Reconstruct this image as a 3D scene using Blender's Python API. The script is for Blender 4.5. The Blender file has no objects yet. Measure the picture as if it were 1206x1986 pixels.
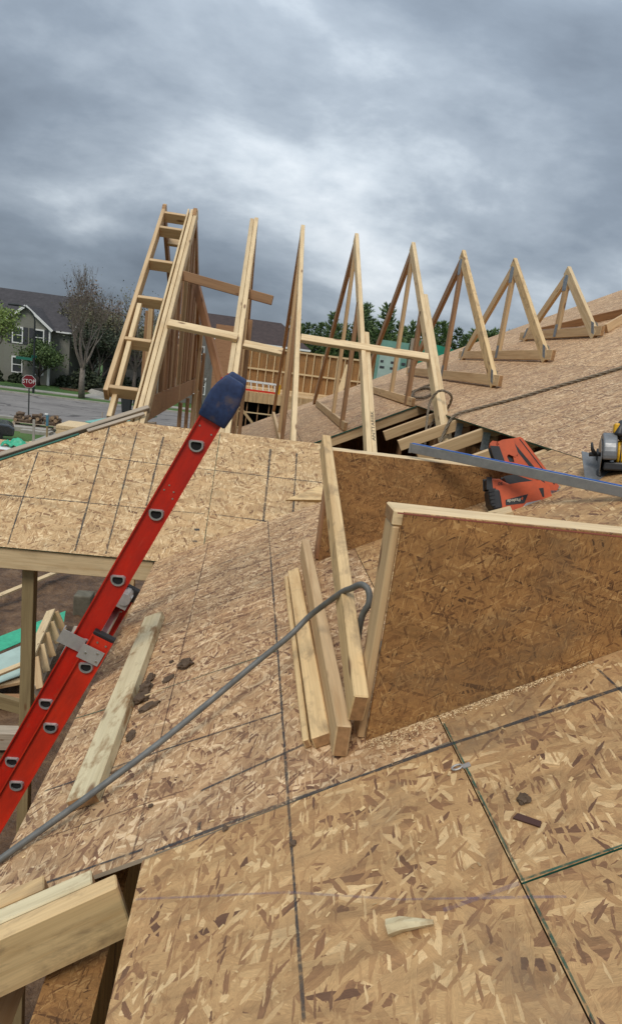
import bpy, bmesh, math, random
import numpy as np
from mathutils import Vector, Matrix, Quaternion, noise as mnoise
random.seed(7)
S = bpy.context.scene
COL = S.collection
V = Vector
R = math.radians
# ------------------------------------------------------------------ camera
cd = bpy.data.cameras.new('camera'); cam = bpy.data.objects.new('camera', cd); COL.objects.link(cam)
cd.sensor_fit = 'HORIZONTAL'; cd.sensor_width = 36.0; cd.lens = 36.0*1200/1206
cd.clip_start = 0.05; cd.clip_end = 3000
EYE = V((0, 0, 5.7))
cr, cu, cb = V((0.98832, -0.08257, 0.12713)), V((-0.10342, 0.24636, 0.96364)), V((-0.11089, -0.96556, 0.23495))
cam.matrix_world = Matrix(((cr.x, cu.x, cb.x, EYE.x), (cr.y, cu.y, cb.y, EYE.y), (cr.z, cu.z, cb.z, EYE.z), (0, 0, 0, 1)))
S.camera = cam
# ------------------------------------------------------------------ sky
W = bpy.data.worlds.new('World'); S.world = W; W.use_nodes = True
nt = W.node_tree; nt.nodes.clear()
def N(t, typ, **kw):
    n = t.nodes.new(typ)
    for k, v in kw.items():
        setattr(n, k, v)
    return n
def L(t, a, b): t.links.new(a, b)
def ramp(t, fac, stops, interp='LINEAR'):
    r = N(t, 'ShaderNodeValToRGB'); r.color_ramp.interpolation = interp
    e = r.color_ramp.elements
    while len(e) < len(stops): e.new(0.5)
    for i, (p, c) in enumerate(stops):
        e[i].position = p; e[i].color = (c, c, c, 1) if isinstance(c, (int, float)) else (c[0], c[1], c[2], 1)
    L(t, fac, r.inputs['Fac']); return r.outputs['Color']
def math_(t, op, a, b=None, clamp=False):
    m = N(t, 'ShaderNodeMath', operation=op, use_clamp=clamp)
    for i, x in enumerate((a, b)):
        if x is None: continue
        if isinstance(x, (int, float)): m.inputs[i].default_value = x
        else: L(t, x, m.inputs[i])
    return m.outputs[0]
def mixc(t, fac, a, b, blend='MIX'):
    m = N(t, 'ShaderNodeMix', data_type='RGBA', blend_type=blend)
    for sock, x in ((m.inputs[0], fac), (m.inputs[6], a), (m.inputs[7], b)):
        if isinstance(x, (int, float)): sock.default_value = x
        elif isinstance(x, tuple): sock.default_value = (x[0], x[1], x[2], 1)
        else: L(t, x, sock)
    return m.outputs[2]
CLOUD_LOC = (5.52, -0.66, 1.4)
SUN_EL, SUN_AZ = R(52), R(205)      # azimuth measured clockwise from +Y
tc = N(nt, 'ShaderNodeTexCoord')
sep = N(nt, 'ShaderNodeSeparateXYZ'); L(nt, tc.outputs['Generated'], sep.inputs[0])
zz = math_(nt, 'ADD', math_(nt, 'MAXIMUM', sep.outputs[2], 0.0), 0.55)
cv = N(nt, 'ShaderNodeCombineXYZ')
L(nt, math_(nt, 'DIVIDE', sep.outputs[0], zz), cv.inputs[0]); L(nt, math_(nt, 'DIVIDE', sep.outputs[1], zz), cv.inputs[1]); L(nt, math_(nt, 'MULTIPLY', sep.outputs[2], 0.9), cv.inputs[2])
mp = N(nt, 'ShaderNodeMapping'); L(nt, cv.outputs[0], mp.inputs[0])
mp.inputs['Location'].default_value = CLOUD_LOC; mp.inputs['Scale'].default_value = (1.0, 1.35, 1.6)
n0 = N(nt, 'ShaderNodeTexNoise'); L(nt, mp.outputs[0], n0.inputs['Vector']); n0.inputs['Scale'].default_value = 1.15; n0.inputs['Detail'].default_value = 2.0; n0.inputs['Roughness'].default_value = 0.4
n1 = N(nt, 'ShaderNodeTexNoise'); L(nt, mp.outputs[0], n1.inputs['Vector'])
n1.inputs['Scale'].default_value = 2.6; n1.inputs['Detail'].default_value = 6.0; n1.inputs['Roughness'].default_value = 0.52; n1.inputs['Distortion'].default_value = 0.25
n2_ = N(nt, 'ShaderNodeTexNoise'); L(nt, mp.outputs[0], n2_.inputs['Vector']); n2_.inputs['Scale'].default_value = 6.5; n2_.inputs['Detail'].default_value = 6.0; n2_.inputs['Roughness'].default_value = 0.6
cf = math_(nt, 'ADD', math_(nt, 'MULTIPLY', n0.outputs['Fac'], 0.52), math_(nt, 'ADD', math_(nt, 'MULTIPLY', n1.outputs['Fac'], 0.36), math_(nt, 'MULTIPLY', n2_.outputs['Fac'], 0.12)))
cl = ramp(nt, cf, [(0.40, (0.150, 0.183, 0.228)), (0.48, (0.218, 0.262, 0.318)), (0.545, (0.33, 0.382, 0.442)), (0.595, (0.50, 0.558, 0.615)), (0.66, (0.74, 0.785, 0.825))])
# overcast luminance: zenith brighter than horizon
grad = math_(nt, 'ADD', math_(nt, 'MULTIPLY', math_(nt, 'MAXIMUM', sep.outputs[2], 0.0), 1.3), 0.72)
clg = N(nt, 'ShaderNodeVectorMath', operation='SCALE'); L(nt, cl, clg.inputs[0]); L(nt, grad, clg.inputs['Scale'])
sky = N(nt, 'ShaderNodeTexSky', sky_type='NISHITA'); sky.sun_disc = False; sky.sun_elevation = SUN_EL; sky.sun_rotation = SUN_AZ
skd = N(nt, 'ShaderNodeVectorMath', operation='SCALE'); L(nt, sky.outputs[0], skd.inputs[0]); skd.inputs['Scale'].default_value = 0.06
tot = mixc(nt, 0.95, skd.outputs[0], clg.outputs[0])
bg = N(nt, 'ShaderNodeBackground'); L(nt, tot, bg.inputs['Color']); bg.inputs['Strength'].default_value = 1.0
wo = N(nt, 'ShaderNodeOutputWorld'); L(nt, bg.outputs[0], wo.inputs[0])
# ------------------------------------------------------------------ sun (veiled by cloud)
sl = bpy.data.lights.new('sun', 'SUN'); sl.energy = 1.5; sl.angle = R(22); sl.color = (1.0, 0.93, 0.83)
so = bpy.data.objects.new('sun', sl); COL.objects.link(so); so.location = (0, 0, 40)
sd = V((math.sin(SUN_AZ)*math.cos(SUN_EL), math.cos(SUN_AZ)*math.cos(SUN_EL), math.sin(SUN_EL)))
so.rotation_euler = sd.to_track_quat('Z', 'Y').to_euler()
S.view_settings.view_transform = 'Standard'; S.view_settings.look = 'None'; S.view_settings.exposure = 0.36; S.view_settings.gamma = 1.0
S.view_settings.use_curve_mapping = False

# ================================================================== materials
def newmat(name, rough=0.7):
    m = bpy.data.materials.new(name); m.use_nodes = True
    t = m.node_tree; b = t.nodes['Principled BSDF']; b.inputs['Roughness'].default_value = rough
    return m, t, b
def objvec(t, rnd=37.0):
    c = N(t, 'ShaderNodeTexCoord'); oi = N(t, 'ShaderNodeObjectInfo')
    vm = N(t, 'ShaderNodeVectorMath', operation='SCALE'); vm.inputs[0].default_value = (1.0, 0.7, 0.43)
    L(t, math_(t, 'MULTIPLY', oi.outputs['Random'], rnd), vm.inputs['Scale'])
    a = N(t, 'ShaderNodeVectorMath', operation='ADD'); L(t, c.outputs['Object'], a.inputs[0]); L(t, vm.outputs[0], a.inputs[1])
    return a.outputs[0], oi.outputs['Random']
def mapping(t, vec, scale, rot=(0, 0, 0), typ='POINT', loc=(0, 0, 0)):
    m = N(t, 'ShaderNodeMapping', vector_type=typ); L(t, vec, m.inputs[0])
    m.inputs['Scale'].default_value = scale; m.inputs['Rotation'].default_value = rot; m.inputs['Location'].default_value = loc
    return m.outputs[0]
def noise(t, vec, scale, detail=3.0, rough=0.5, dist=0.0):
    n = N(t, 'ShaderNodeTexNoise'); L(t, vec, n.inputs['Vector'])
    n.inputs['Scale'].default_value = scale; n.inputs['Detail'].default_value = detail; n.inputs['Roughness'].default_value = rough; n.inputs['Distortion'].default_value = dist
    return n
def bump(t, b, h, strength, dist):
    bp = N(t, 'ShaderNodeBump'); bp.inputs['Strength'].default_value = strength; bp.inputs['Distance'].default_value = dist
    L(t, h, bp.inputs['Height']); L(t, bp.outputs[0], b.inputs['Normal'])

def mat_osb(name, pal, length=0.085, width=0.019, dirt=0.3, dirtcol=(0.20, 0.155, 0.11), strandy=0.0, blend=0.3, stops=(0.045, 0.22, 0.46, 0.84)):
    """pal: five colours dark..pale"""
    m, t, b = newmat(name, 0.72)
    vec, rnd = objvec(t)
    wn = noise(t, vec, 28.0, 2.0)
    wv = N(t, 'ShaderNodeVectorMath', operation='MULTIPLY_ADD'); L(t, wn.outputs['Color'], wv.inputs[0]); wv.inputs[1].default_value = (0.0045, 0.0045, 0); L(t, vec, wv.inputs[2])
    wn2 = noise(t, vec, 130.0, 2.0)
    wv2 = N(t, 'ShaderNodeVectorMath', operation='MULTIPLY_ADD'); L(t, wn2.outputs['Color'], wv2.inputs[0]); wv2.inputs[1].default_value = (0.0040, 0.0040, 0); L(t, wv.outputs[0], wv2.inputs[2])
    base = wv2.outputs[0]
    angs = [12, 95, 48, -35, 150, 20, 72, -10, 118, 35, 85]
    col = None; fv = None; hgt = None
    for i, a in enumerate(angs):
        k = [1.5, 1.15, 1.3, 1.0, 1.05, 0.85, 0.75, 1.1, 0.55, 0.45, 0.36][i]
        mv = mapping(t, base, (length*k, width*k*[1.6, 1.3, 1.0, 1.4, 0.8, 1.1, 0.7, 0.6, 1.0, 0.7, 0.6][i], 1), (0, 0, R(a*(1-strandy))), 'TEXTURE', (i*0.37, i*0.53, 0))
        vo = N(t, 'ShaderNodeTexVoronoi', voronoi_dimensions='2D', feature='F1'); L(t, mv, vo.inputs['Vector']); vo.inputs['Scale'].default_value = 1.0
        sc = N(t, 'ShaderNodeSeparateColor'); L(t, vo.outputs['Color'], sc.inputs[0])
        ci = ramp(t, sc.outputs[1], [(0.0, pal[0]), (stops[0], pal[1]), (stops[1], pal[2]), (stops[2], tuple((pal[2][j]+pal[3][j])/2 for j in range(3))), (stops[3], pal[3]), (1.0, pal[4])])
        if col is None:
            col, fv, hgt = ci, mv, sc.outputs[2]
        else:
            thr = [0, .42, .5, .55, .55, .62, .68, .72, .74, .78, .82][i]
            mk = math_(t, 'GREATER_THAN', sc.outputs[0], thr)
            # ragged end of each strand: cut by distance
            mk = math_(t, 'MULTIPLY', mk, math_(t, 'LESS_THAN', vo.outputs['Distance'], 0.62))
            col = mixc(t, mk, col, ci)
            mm = N(t, 'ShaderNodeMix', data_type='VECTOR'); L(t, mk, mm.inputs[0]); L(t, fv, mm.inputs[4]); L(t, mv, mm.inputs[5]); fv = mm.outputs[1]
            hh = N(t, 'ShaderNodeMix', data_type='FLOAT'); L(t, mk, hh.inputs[0]); L(t, hgt, hh.inputs[2]); L(t, math_(t, 'ADD', sc.outputs[2], i*0.12), hh.inputs[3]); hgt = hh.outputs[0]
    avg = tuple((pal[2][i]+pal[3][i])/2 for i in range(3))
    big = noise(t, vec, 7.0, 3.0, 0.55)
    col = mixc(t, ramp(t, big.outputs['Fac'], [(0.35, blend*1.5), (0.65, blend*0.4)]), col, avg)
    g = noise(t, mapping(t, fv, (1.3, 8.0, 1)), 1.0, 5.0, 0.78)
    gr = ramp(t, g.outputs['Fac'], [(0.22, 0.50), (0.42, 0.90), (0.55, 1.04), (0.78, 1.30)])
    col = mixc(t, 0.9, col, gr, 'MULTIPLY')
    stk_ = noise(t, mapping(t, vec, (5, 19, 1), (0, 0, 0.35)), 1.0, 4.0, 0.7, 0.4)
    col = mixc(t, 0.8, col, ramp(t, stk_.outputs['Fac'], [(0.3, 0.64), (0.5, 0.98), (0.72, 1.2)]), 'MULTIPLY')
    spk = noise(t, mapping(t, fv, (14, 20, 1)), 1.0, 2.0, 0.6)
    col = mixc(t, 0.7, col, ramp(t, spk.outputs['Fac'], [(0.3, 0.72), (0.55, 1.02), (0.75, 1.18)]), 'MULTIPLY')
    # dark splits and bark flecks along the strands
    sp = noise(t, mapping(t, fv, (0.9, 2.6, 1), loc=(3.3, 7.1, 0)), 1.0, 4.0, 0.75)
    sm = ramp(t, sp.outputs['Fac'], [(0.655, 0.0), (0.70, 0.75)])
    col = mixc(t, sm, col, pal[0])
    pl_ = ramp(t, sp.outputs['Fac'], [(0.30, 0.55), (0.345, 0.0)])
    col = mixc(t, pl_, col, tuple(min(0.9, c*1.08) for c in pal[4]))
    # trodden dirt with its own patches
    d = noise(t, vec, 2.6, 6.0, 0.66, 0.8)
    dm = ramp(t, d.outputs['Fac'], [(0.53, 0.0), (0.68, 1.0)])
    d2 = noise(t, vec, 60.0, 2.0, 0.6)
    dmask = math_(t, 'MULTIPLY', math_(t, 'MULTIPLY', dm, d2.outputs['Fac']), dirt*1.5, True)
    col = mixc(t, dmask, col, dirtcol)
    # batch tint
    col = mixc(t, 0.5, col, ramp(t, rnd, [(0.0, (0.88, 0.88, 0.9)), (1.0, (1.08, 1.06, 1.02))]), 'MULTIPLY')
    L(t, col, b.inputs['Base Color'])
    bump(t, b, math_(t, 'ADD', hgt, math_(t, 'MULTIPLY', g.outputs['Fac'], 0.5)), 0.35, 0.0018)
    return m
P_TAN = [(0.10, 0.043, 0.025), (0.235, 0.114, 0.052), (0.375, 0.208, 0.088), (0.51, 0.314, 0.140), (0.73, 0.515, 0.268)]
P_PINK = [(0.12, 0.053, 0.030), (0.25, 0.126, 0.064), (0.42, 0.242, 0.116), (0.56, 0.358, 0.186), (0.82, 0.60, 0.36)]
P_YEL = [(0.16, 0.076, 0.032), (0.34, 0.186, 0.082), (0.50, 0.312, 0.144), (0.61, 0.412, 0.208), (0.80, 0.60, 0.345)]
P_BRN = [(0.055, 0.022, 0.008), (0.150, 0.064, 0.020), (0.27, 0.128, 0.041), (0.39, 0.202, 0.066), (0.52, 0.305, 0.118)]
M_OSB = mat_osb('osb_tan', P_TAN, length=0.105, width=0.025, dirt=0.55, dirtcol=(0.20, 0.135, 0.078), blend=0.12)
M_OSBP = mat_osb('osb_pinkish', P_PINK, length=0.100, width=0.018, dirt=0.40, dirtcol=(0.22, 0.150, 0.088), blend=0.06, stops=(0.09, 0.33, 0.52, 0.74))
M_OSBY = mat_osb('osb_yellow', P_YEL, length=0.115, width=0.021, dirt=0.15, blend=0.06, stops=(0.07, 0.30, 0.50, 0.76))
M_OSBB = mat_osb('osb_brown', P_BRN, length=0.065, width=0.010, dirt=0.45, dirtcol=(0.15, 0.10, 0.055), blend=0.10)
def mat_wood(name, c0, c1, dirt=0.0, knots=True, val=0.12, dirtcol=(0.09, 0.065, 0.045)):
    m, t, b = newmat(name, 0.66)
    vec, rnd = objvec(t, 53.0)
    g = noise(t, mapping(t, vec, (1.4, 22, 22)), 1.6, 4.0, 0.6, 0.5)
    f = noise(t, mapping(t, vec, (6, 160, 160)), 1.0, 2.0, 0.6)
    col = ramp(t, g.outputs['Fac'], [(0.28, c1), (0.52, c0), (0.75, tuple(min(1, x*1.13) for x in c0))])
    col = mixc(t, 0.5, col, ramp(t, f.outputs['Fac'], [(0.25, 0.78), (0.6, 1.05)]), 'MULTIPLY')
    if knots:
        k = N(t, 'ShaderNodeTexVoronoi'); L(t, mapping(t, vec, (4.2, 13, 13)), k.inputs['Vector']); k.inputs['Scale'].default_value = 1.0
        kc = N(t, 'ShaderNodeSeparateColor'); L(t, k.outputs['Color'], kc.inputs[0])
        km = math_(t, 'MULTIPLY', ramp(t, k.outputs['Distance'], [(0.10, 1.0), (0.19, 0.0)]), math_(t, 'GREATER_THAN', kc.outputs[1], 0.55))
        col = mixc(t, math_(t, 'MULTIPLY', km, 0.85), col, (0.17, 0.075, 0.03))
    if dirt > 0:
        d = noise(t, mapping(t, vec, (1, 2, 2)), 7.0, 5.0, 0.68, 0.4)
        col = mixc(t, math_(t, 'MULTIPLY', ramp(t, d.outputs['Fac'], [(0.50, 0.0), (0.66, 1.0)]), dirt), col, dirtcol)
    col = mixc(t, 1.0, col, ramp(t, rnd, [(0.0, 1.0-val), (1.0, 1.0+val*0.6)]), 'MULTIPLY')
    L(t, col, b.inputs['Base Color'])
    bump(t, b, f.outputs['Fac'], 0.25, 0.0012)
    return m
M_WOOD = mat_wood('spruce_lumber', (0.58, 0.398, 0.210), (0.46, 0.280, 0.130))
M_WOODL = mat_wood('pale_lumber', (0.70, 0.525, 0.300), (0.58, 0.395, 0.200), dirt=0.15)
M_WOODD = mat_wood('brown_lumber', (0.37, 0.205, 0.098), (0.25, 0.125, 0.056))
M_WOODR = mat_wood('reddish_lumber', (0.36, 0.185, 0.09), (0.26, 0.12, 0.055))
M_WOODM = mat_wood('muddy_lumber', (0.68, 0.475, 0.235), (0.52, 0.325, 0.14), dirt=0.5, dirtcol=(0.15, 0.095, 0.055))
M_WOODG = mat_wood('green_tinted_lumber', (0.68, 0.575, 0.355), (0.56, 0.455, 0.26), dirt=1.0, dirtcol=(0.31, 0.185, 0.080))
M_WOODT = mat_wood('treated_lumber', (0.29, 0.215, 0.105), (0.21, 0.15, 0.07))
M_WOODW = mat_wood('weathered_lumber', (0.42, 0.34, 0.25), (0.30, 0.24, 0.17))

M_END = None
def mat_plain(name, c, rough=0.5, metal=0.0, var=0.15, nscale=9.0, bmp=0.0, coat=0.0, spec=0.5):
    m, t, b = newmat(name, rough)
    vec, rnd = objvec(t, 19.0)
    n = noise(t, vec, nscale, 5.0, 0.6)
    col = mixc(t, 1.0, tuple(c), ramp(t, n.outputs['Fac'], [(0.3, 1.0-var), (0.7, 1.0+var*0.5)]), 'MULTIPLY')
    L(t, col, b.inputs['Base Color']); b.inputs['Metallic'].default_value = metal; b.inputs['Coat Weight'].default_value = coat
    b.inputs['Specular IOR Level'].default_value = spec
    L(t, ramp(t, n.outputs['Fac'], [(0.3, min(1, rough*1.2)), (0.7, rough*0.85)]), b.inputs['Roughness'])
    if bmp: bump(t, b, n.outputs['Fac'], 0.5, bmp)
    return m
M_END = mat_plain('end_grain', (0.37, 0.205, 0.09), 0.85, var=0.35, nscale=45)
WOODS = (M_WOOD, M_WOODL, M_WOODD, M_WOODR, M_WOODM, M_WOODG, M_WOODT, M_WOODW)
M_GREENEDGE = mat_plain('green_sealed_edge', (0.012, 0.095, 0.062), 0.6)
M_MARK = None
def mat_mark(name, c, cover):
    m, t, b = newmat(name, 0.8)
    vec, rnd = objvec(t, 11.0)
    n = noise(t, vec, 55.0, 4.0, 0.7); n2 = noise(t, vec, 3.0, 2.0)
    al = math_(t, 'MULTIPLY', ramp(t, n.outputs['Fac'], [(0.30, 0.0), (0.52, 1.0)]), ramp(t, n2.outputs['Fac'], [(0.28, cover*0.45), (0.6, cover)]))
    b.inputs['Base Color'].default_value = (*c, 1); L(t, al, b.inputs['Alpha'])
    return m
M_MARK = mat_mark('dark_ink', (0.045, 0.050, 0.055), 0.80)
M_MARKB = mat_mark('brown_ink', (0.10, 0.055, 0.04), 0.62)
M_MARKG = mat_mark('green_ink', (0.02, 0.10, 0.07), 0.8)
M_MARKP = mat_mark('blue_chalk', (0.15, 0.14, 0.27), 0.28)
M_RED = mat_plain('red_fibreglass', (0.50, 0.016, 0.006), 0.38, var=0.14, nscale=5, coat=0.15)
M_REDB = mat_plain('red_fibreglass_base', (0.60, 0.030, 0.010), 0.40, var=0.14, nscale=5, coat=0.15)
def mat_red(name, c):
    m, t, b = newmat(name, 0.4)
    vec, rnd = objvec(t, 7.0)
    n = noise(t, mapping(t, vec, (1, 3, 3)), 7.0, 6.0, 0.65); sc = noise(t, mapping(t, vec, (2.5, 60, 60), (0, 0, 0.25)), 1.0, 4.0, 0.7); d = noise(t, vec, 55.0, 4.0, 0.7)
    col = mixc(t, 1.0, c, ramp(t, n.outputs['Fac'], [(0.3, 0.72), (0.7, 1.12)]), 'MULTIPLY')
    col = mixc(t, ramp(t, sc.outputs['Fac'], [(0.66, 0.0), (0.74, 0.35)]), col, (0.62, 0.16, 0.10))
    col = mixc(t, math_(t, 'MULTIPLY', ramp(t, d.outputs['Fac'], [(0.58, 0.0), (0.72, 0.5)]), ramp(t, n.outputs['Fac'], [(0.45, 0.0), (0.65, 1.0)])), col, (0.20, 0.10, 0.06))
    L(t, col, b.inputs['Base Color']); L(t, ramp(t, n.outputs['Fac'], [(0.3, 0.55), (0.7, 0.33)]), b.inputs['Roughness']); bump(t, b, sc.outputs['Fac'], 0.12, 0.0008)
    return m
M_RED = mat_red('red_fibreglass', (0.50, 0.016, 0.006)); M_REDB = mat_red('red_fibreglass_base', (0.60, 0.030, 0.010))
M_ALU = mat_plain('aluminium', (0.60, 0.60, 0.60), 0.34, 1.0, 0.12, 30)
M_RING = mat_plain('rung_ring_metal', (0.46, 0.46, 0.455), 0.33, 0.6, 0.2, 40)
M_ALUD = mat_plain('dull_aluminium', (0.42, 0.405, 0.385), 0.45, 0.35, 0.2, 25)
M_BLACK = mat_plain('black_rubber', (0.016, 0.016, 0.017), 0.6)
M_SHADE = mat_plain('hollow_shade', (0.006, 0.006, 0.006), 0.9)  # near-black colour standing in for shade inside hollows
def mat_bluecap():
    m, t, b = newmat('blue_mitt', 0.62)
    vec, rnd = objvec(t, 5.0)
    n = noise(t, vec, 14.0, 4.0, 0.6); n2 = noise(t, vec, 60.0, 3.0)
    col = ramp(t, n2.outputs['Fac'], [(0.3, (0.008, 0.020, 0.070)), (0.7, (0.016, 0.038, 0.115))])
    col = mixc(t, ramp(t, n.outputs['Fac'], [(0.52, 0.0), (0.68, 0.55)]), col, (0.15, 0.10, 0.07))
    L(t, col, b.inputs['Base Color']); bump(t, b, n2.outputs['Fac'], 0.3, 0.002)
    return m
M_BLUE = mat_bluecap()
M_HOSE = mat_plain('grey_hose_rubber', (0.135, 0.135, 0.125), 0.55, var=0.3, nscale=22)
def mat_rope():
    m, t, b = newmat('rope_fibre', 0.9)
    vec, rnd = objvec(t, 3.0)
    n = noise(t, vec, 120, 3.0, 0.6)
    L(t, ramp(t, n.outputs['Fac'], [(0.3, (0.10, 0.075, 0.05)), (0.7, (0.27, 0.215, 0.15))]), b.inputs['Base Color'])
    bump(t, b, n.outputs['Fac'], 0.5, 0.002); return m
M_ROPE = mat_rope()
M_PLATE = mat_plain('galvanised_plate', (0.36, 0.38, 0.40), 0.45, 0.8, 0.35, 60)
M_ORANGE = mat_plain('orange_plastic', (0.56, 0.095, 0.028), 0.42, var=0.25, nscale=16)
M_BLKPL = mat_plain('black_plastic', (0.022, 0.022, 0.024), 0.5, var=0.3, nscale=20)
M_STEEL = mat_plain('worn_steel', (0.33, 0.32, 0.31), 0.38, 0.9, 0.3, 30)
M_LEVEL = mat_plain('level_grey_metal', (0.30, 0.30, 0.295), 0.42, 0.55, 0.25, 18)
M_LBLUE = mat_plain('level_blue', (0.035, 0.135, 0.46), 0.4, var=0.2)
M_YELLOW = mat_plain('yellow_plastic', (0.66, 0.36, 0.012), 0.45, var=0.2)
M_GUARD = mat_plain('grey_guard', (0.20, 0.205, 0.21), 0.40, 0.4, 0.3, 25)
M_LETTER = mat_plain('cream_print', (0.68, 0.62, 0.48), 0.6)
M_WHITE = mat_plain('white_paint', (0.78, 0.78, 0.76), 0.5, var=0.08)
M_INK = mat_plain('black_ink', (0.02, 0.018, 0.018), 0.7)
def mat_mud():
    m, t, b = newmat('mud', 0.75)
    c = N(t, 'ShaderNodeTexCoord'); vec = c.outputs['Object']
    n = noise(t, vec, 2.6, 8.0, 0.68, 0.4); n2 = noise(t, vec, 17, 4.0, 0.6)
    col = ramp(t, n.outputs['Fac'], [(0.30, (0.038, 0.018, 0.008)), (0.5, (0.120, 0.064, 0.030)), (0.72, (0.23, 0.138, 0.072))])
    L(t, col, b.inputs['Base Color']); L(t, ramp(t, n2.outputs['Fac'], [(0.35, 0.45), (0.6, 0.9)]), b.inputs['Roughness'])
    bump(t, b, math_(t, 'ADD', n.outputs['Fac'], math_(t, 'MULTIPLY', n2.outputs['Fac'], 0.35)), 0.9, 0.09); return m
M_MUD = mat_mud()
M_CLOD = mat_plain('mud_clod', (0.105, 0.066, 0.038), 0.85, var=0.4, nscale=40, bmp=0.004)
def mat_grass():
    m, t, b = newmat('lawn', 0.9)
    c = N(t, 'ShaderNodeTexCoord'); vec = c.outputs['Object']
    n = noise(t, vec, 0.35, 6.0, 0.65); n2 = noise(t, vec, 22, 3.0, 0.7)
    col = ramp(t, n.outputs['Fac'], [(0.3, (0.042, 0.095, 0.016)), (0.55, (0.072, 0.145, 0.028)), (0.75, (0.115, 0.175, 0.042))])
    col = mixc(t, 0.6, col, ramp(t, n2.outputs['Fac'], [(0.3, 0.6), (0.7, 1.25)]), 'MULTIPLY')
    L(t, col, b.inputs['Base Color']); bump(t, b, n2.outputs['Fac'], 0.8, 0.05); return m
M_GRASS = mat_grass()
def mat_street():
    m, t, b = newmat('street_asphalt', 0.85)
    c = N(t, 'ShaderNodeTexCoord'); vec = c.outputs['Object']
    n = noise(t, vec, 0.5, 6.0, 0.65); n2 = noise(t, vec, 40, 2.0, 0.6)
    col = ramp(t, n.outputs['Fac'], [(0.3, (0.16, 0.145, 0.135)), (0.7, (0.255, 0.235, 0.215))])
    col = mixc(t, 0.5, col, ramp(t, n2.outputs['Fac'], [(0.3, 0.75), (0.7, 1.15)]), 'MULTIPLY')
    # tar-filled cracks, running mostly along the street
    wv = N(t, 'ShaderNodeVectorMath', operation='MULTIPLY_ADD'); nn = noise(t, vec, 0.6, 4.0, 0.6); L(t, nn.outputs['Color'], wv.inputs[0]); wv.inputs[1].default_value = (2.4, 2.4, 0); L(t, vec, wv.inputs[2])
    vo = N(t, 'ShaderNodeTexVoronoi', voronoi_dimensions='2D', feature='DISTANCE_TO_EDGE'); L(t, mapping(t, wv.outputs[0], (0.09, 0.36, 1)), vo.inputs['Vector']); vo.inputs['Scale'].default_value = 1.0
    ck = ramp(t, vo.outputs['Distance'], [(0.012, 1.0), (0.035, 0.0)])
    col = mixc(t, math_(t, 'MULTIPLY', ck, 0.85), col, (0.055, 0.048, 0.045))
    st = noise(t, mapping(t, vec, (0.10, 0.55, 1)), 1.0, 5.0, 0.7)
    col = mixc(t, ramp(t, st.outputs['Fac'], [(0.55, 0.0), (0.70, 0.6)]), col, (0.085, 0.076, 0.072))
    L(t, col, b.inputs['Base Color']); return m
M_STREET = mat_street()
M_CONC = mat_plain('concrete', (0.36, 0.335, 0.29), 0.85, var=0.2, nscale=3)
M_BARK = mat_plain('grey_bark', (0.20, 0.165, 0.135), 0.9, var=0.35, nscale=6, bmp=0.02)
M_TWIG = mat_plain('twig', (0.175, 0.135, 0.108), 0.9, var=0.3)
M_DARKBARK = mat_plain('dark_bark', (0.028, 0.022, 0.018), 0.9)
def mat_leaf(name, c0, c1, trans=0.25):
    m, t, b = newmat(name, 0.65)
    c = N(t, 'ShaderNodeTexCoord'); n = noise(t, c.outputs['Object'], 1.3, 3.0, 0.6)
    g = N(t, 'ShaderNodeNewGeometry')
    f = math_(t, 'MULTIPLY_ADD', g.outputs['Random Per Island'], 0.5)
    f.node.inputs[2].default_value = 0.0
    f = math_(t, 'ADD', f, math_(t, 'MULTIPLY', n.outputs['Fac'], 0.5))
    L(t, ramp(t, f, [(0.2, c0), (0.8, c1)]), b.inputs['Base Color'])
    b.inputs['Subsurface Weight'].default_value = 0.0
    return m
M_LEAFL = mat_leaf('spring_leaves', (0.085, 0.135, 0.022), (0.21, 0.28, 0.055))
M_LEAFG = mat_leaf('green_leaves', (0.030, 0.062, 0.012), (0.095, 0.145, 0.030))
M_LEAFB = mat_leaf('budding_leaves', (0.070, 0.065, 0.028), (0.145, 0.135, 0.060))
M_LEAFR = mat_leaf('rusty_buds', (0.10, 0.060, 0.038), (0.17, 0.11, 0.07))
M_NEEDLE = mat_leaf('needles', (0.052, 0.098, 0.026), (0.140, 0.205, 0.068))
M_HEDGE = mat_leaf('hedge_leaves', (0.014, 0.026, 0.010), (0.050, 0.062, 0.024))
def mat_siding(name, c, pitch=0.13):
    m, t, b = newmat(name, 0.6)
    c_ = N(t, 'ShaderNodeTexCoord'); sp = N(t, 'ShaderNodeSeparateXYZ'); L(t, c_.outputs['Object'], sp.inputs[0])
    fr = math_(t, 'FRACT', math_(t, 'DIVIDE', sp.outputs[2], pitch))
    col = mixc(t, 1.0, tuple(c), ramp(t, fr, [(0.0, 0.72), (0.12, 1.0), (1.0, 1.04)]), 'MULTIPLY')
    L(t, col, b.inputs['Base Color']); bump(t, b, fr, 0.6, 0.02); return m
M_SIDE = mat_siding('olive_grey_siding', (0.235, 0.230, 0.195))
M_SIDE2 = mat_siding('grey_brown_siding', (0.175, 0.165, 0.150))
def mat_shingle(name, c):
    m, t, b = newmat(name, 0.9)
    c_ = N(t, 'ShaderNodeTexCoord'); n = noise(t, c_.outputs['Object'], 2.2, 4.0, 0.6); n2 = noise(t, mapping(t, c_.outputs['Object'], (3, 1, 7)), 1.0, 2.0)
    col = mixc(t, 1.0, tuple(c), ramp(t, n.outputs['Fac'], [(0.3, 0.75), (0.7, 1.2)]), 'MULTIPLY')
    col = mixc(t, 0.6, col, ramp(t, n2.outputs['Fac'], [(0.3, 0.75), (0.7, 1.2)]), 'MULTIPLY')
    L(t, col, b.inputs['Base Color']); return m
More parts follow.
